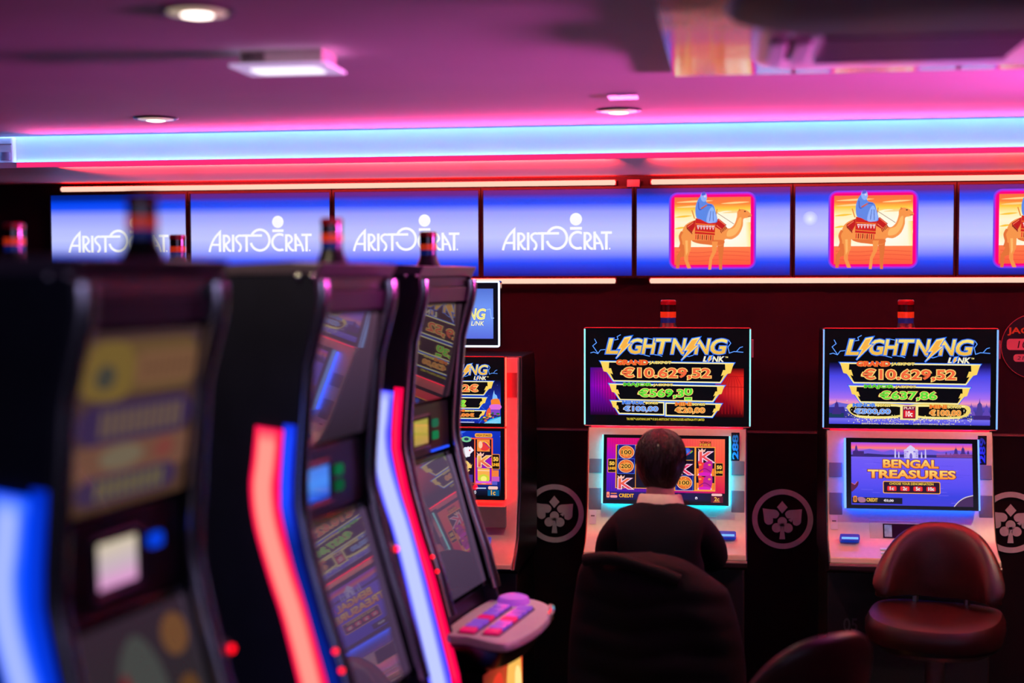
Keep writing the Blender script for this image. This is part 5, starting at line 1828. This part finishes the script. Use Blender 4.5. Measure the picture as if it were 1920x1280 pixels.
# loose strands over the cap
st = MB()
for k in range(620):
    a = random.uniform(0, 2 * math.pi)
    t0_, t1_ = random.uniform(0.02, 1.2), 0
    t1_ = t0_ + random.uniform(0.5, 1.1)
    if -math.sin(a) < -0.35:
        t1_ = min(t1_, 1.05)
    t1_ = min(t1_, 2.3)
    pth = []
    lift = random.uniform(1.0, 1.03)
    for q in range(7):
        t = t0_ + (t1_ - t0_) * q / 6
        aa = a + 0.10 * math.sin(q * 0.7 + k)
        s_ = math.sin(t) ** 0.86
        x, y, z = 0.0885 * s_ * math.cos(aa), 0.103 * s_ * math.sin(aa), 0.098 * math.cos(t)
        if z < -0.02:
            k_ = (-0.02 - z) / 0.08
            x *= 1 - 0.16 * k_
            y *= 1 - 0.10 * k_
            z -= 0.030 * k_
        L_ = lift + 0.025 * (q / 6) ** 2 * random.uniform(0, 1)
        pth.append((hc.x + x * L_, hc.y + y * L_, hc.z + z * L_ + 0.003))
    st.tube(pth, [0.0011] * 5 + [0.0008, 0.0003], 4)
obj('loose_strands', st, hair_m, hair)
for sx in (-1, 1):
    obj('eye', MB().ball((sx * 0.030, 0.150, 1.205), 0.012, 0.010, 0.009, 14, 8), mat('eye_white', (220, 214, 208), 0.2, noise=0.02), per)
    obj('eyebrow', MB().tube([(sx * 0.014, 0.160, 1.222), (sx * 0.030, 0.160, 1.228), (sx * 0.046, 0.150, 1.222)], 0.0035, 6), hair_m, per)
obj('mouth', MB().tube([(-0.022, 0.148, 1.146), (0, 0.156, 1.148), (0.022, 0.148, 1.146)], [0.002, 0.005, 0.002], 8), mat('lips', (170, 90, 84), 0.45, noise=0.05), per)

# ------------------------------------------------------------------ padded jacket hung over the person's stool back
puff = mat('black_padded_cloth', (6, 6, 9), 0.8, spec=0.15, noise=0.15, nscale=30, bump=0.1, bscale=200)
mb = MB()
sections = [(0.10, -0.30, 0.075), (0.35, -0.285, 0.085), (0.55, -0.275, 0.092), (0.70, -0.262, 0.092), (0.80, -0.25, 0.09), (0.86, -0.235, 0.085), (0.90, -0.21, 0.075)]
rings = []
zs = [0.12 + 0.012 * k for k in range(68)]
for z in zs:
    t = (z - 0.12) / 0.80
    xl = -0.305 if z < 0.5 else -0.305 + 0.055 * ((z - 0.5) / 0.42) ** 1.6
    xr = 0.30 if z < 0.5 else 0.30 - 0.10 * ((z - 0.5) / 0.40) ** 1.8
    if z > 0.80:
        q = (z - 0.80) / 0.124
        xr -= 0.165 * q ** 1.2
        xl += 0.045 * q ** 3
    if z > 0.88:
        q = (z - 0.88) / 0.044
        xl += 0.05 * q ** 2
        xr -= 0.03 * q ** 2
    dp = 0.082 if z < 0.84 else 0.082 * math.sqrt(max(0.03, 1 - ((z - 0.84) / 0.088) ** 2))
    qz = 0.010 * abs(math.sin(math.pi * z / 0.085)) if z < 0.88 else 0.004
    ring = []
    for k in range(48):
        a = 2 * math.pi * k / 48
        ca, sa = math.cos(a), math.sin(a)
        px = (xl + xr) / 2 + (xr - xl) / 2 * math.copysign(abs(ca) ** 0.7, ca)
        curve = 0.07 * ((px - (xl + xr) / 2) / 0.3) ** 2
        py = (dp + qz) * math.copysign(abs(sa) ** 0.8, sa) + curve
        wob = 0.008 * math.sin(px * 24 + z * 9) + 0.006 * math.sin(z * 31 + px * 11)
        ring.append((px, py - 0.0 + wob * (0.4 + 0.6 * abs(sa)), z + 0.010 * math.sin(px * 17)))
    rings.append(ring)
rings.append([(p_[0] * 0.9 - 0.012, p_[1] * 0.3 + 0.005, p_[2] + 0.006) for p_ in rings[-1]])
mb.loft(rings, cap=False)
n_ = 48
mb.f.append([(len(rings) - 1) * n_ + k for k in range(n_)])
mb.m.append(0)
jk = empty('jacket', (-0.2225, 4.735, 0), 0, 'black padded jacket hung over the back of the seated person\'s stool', 'jacket')
obj('shell', mb, puff, jk, angle=70)
obj('collar', MB().tube(catmull([(-0.235, -0.045, 0.905), (-0.15, -0.075, 0.918), (-0.04, -0.075, 0.892), (0.08, -0.075, 0.85)], 5, False), 0.022, 10), puff, jk, angle=70)
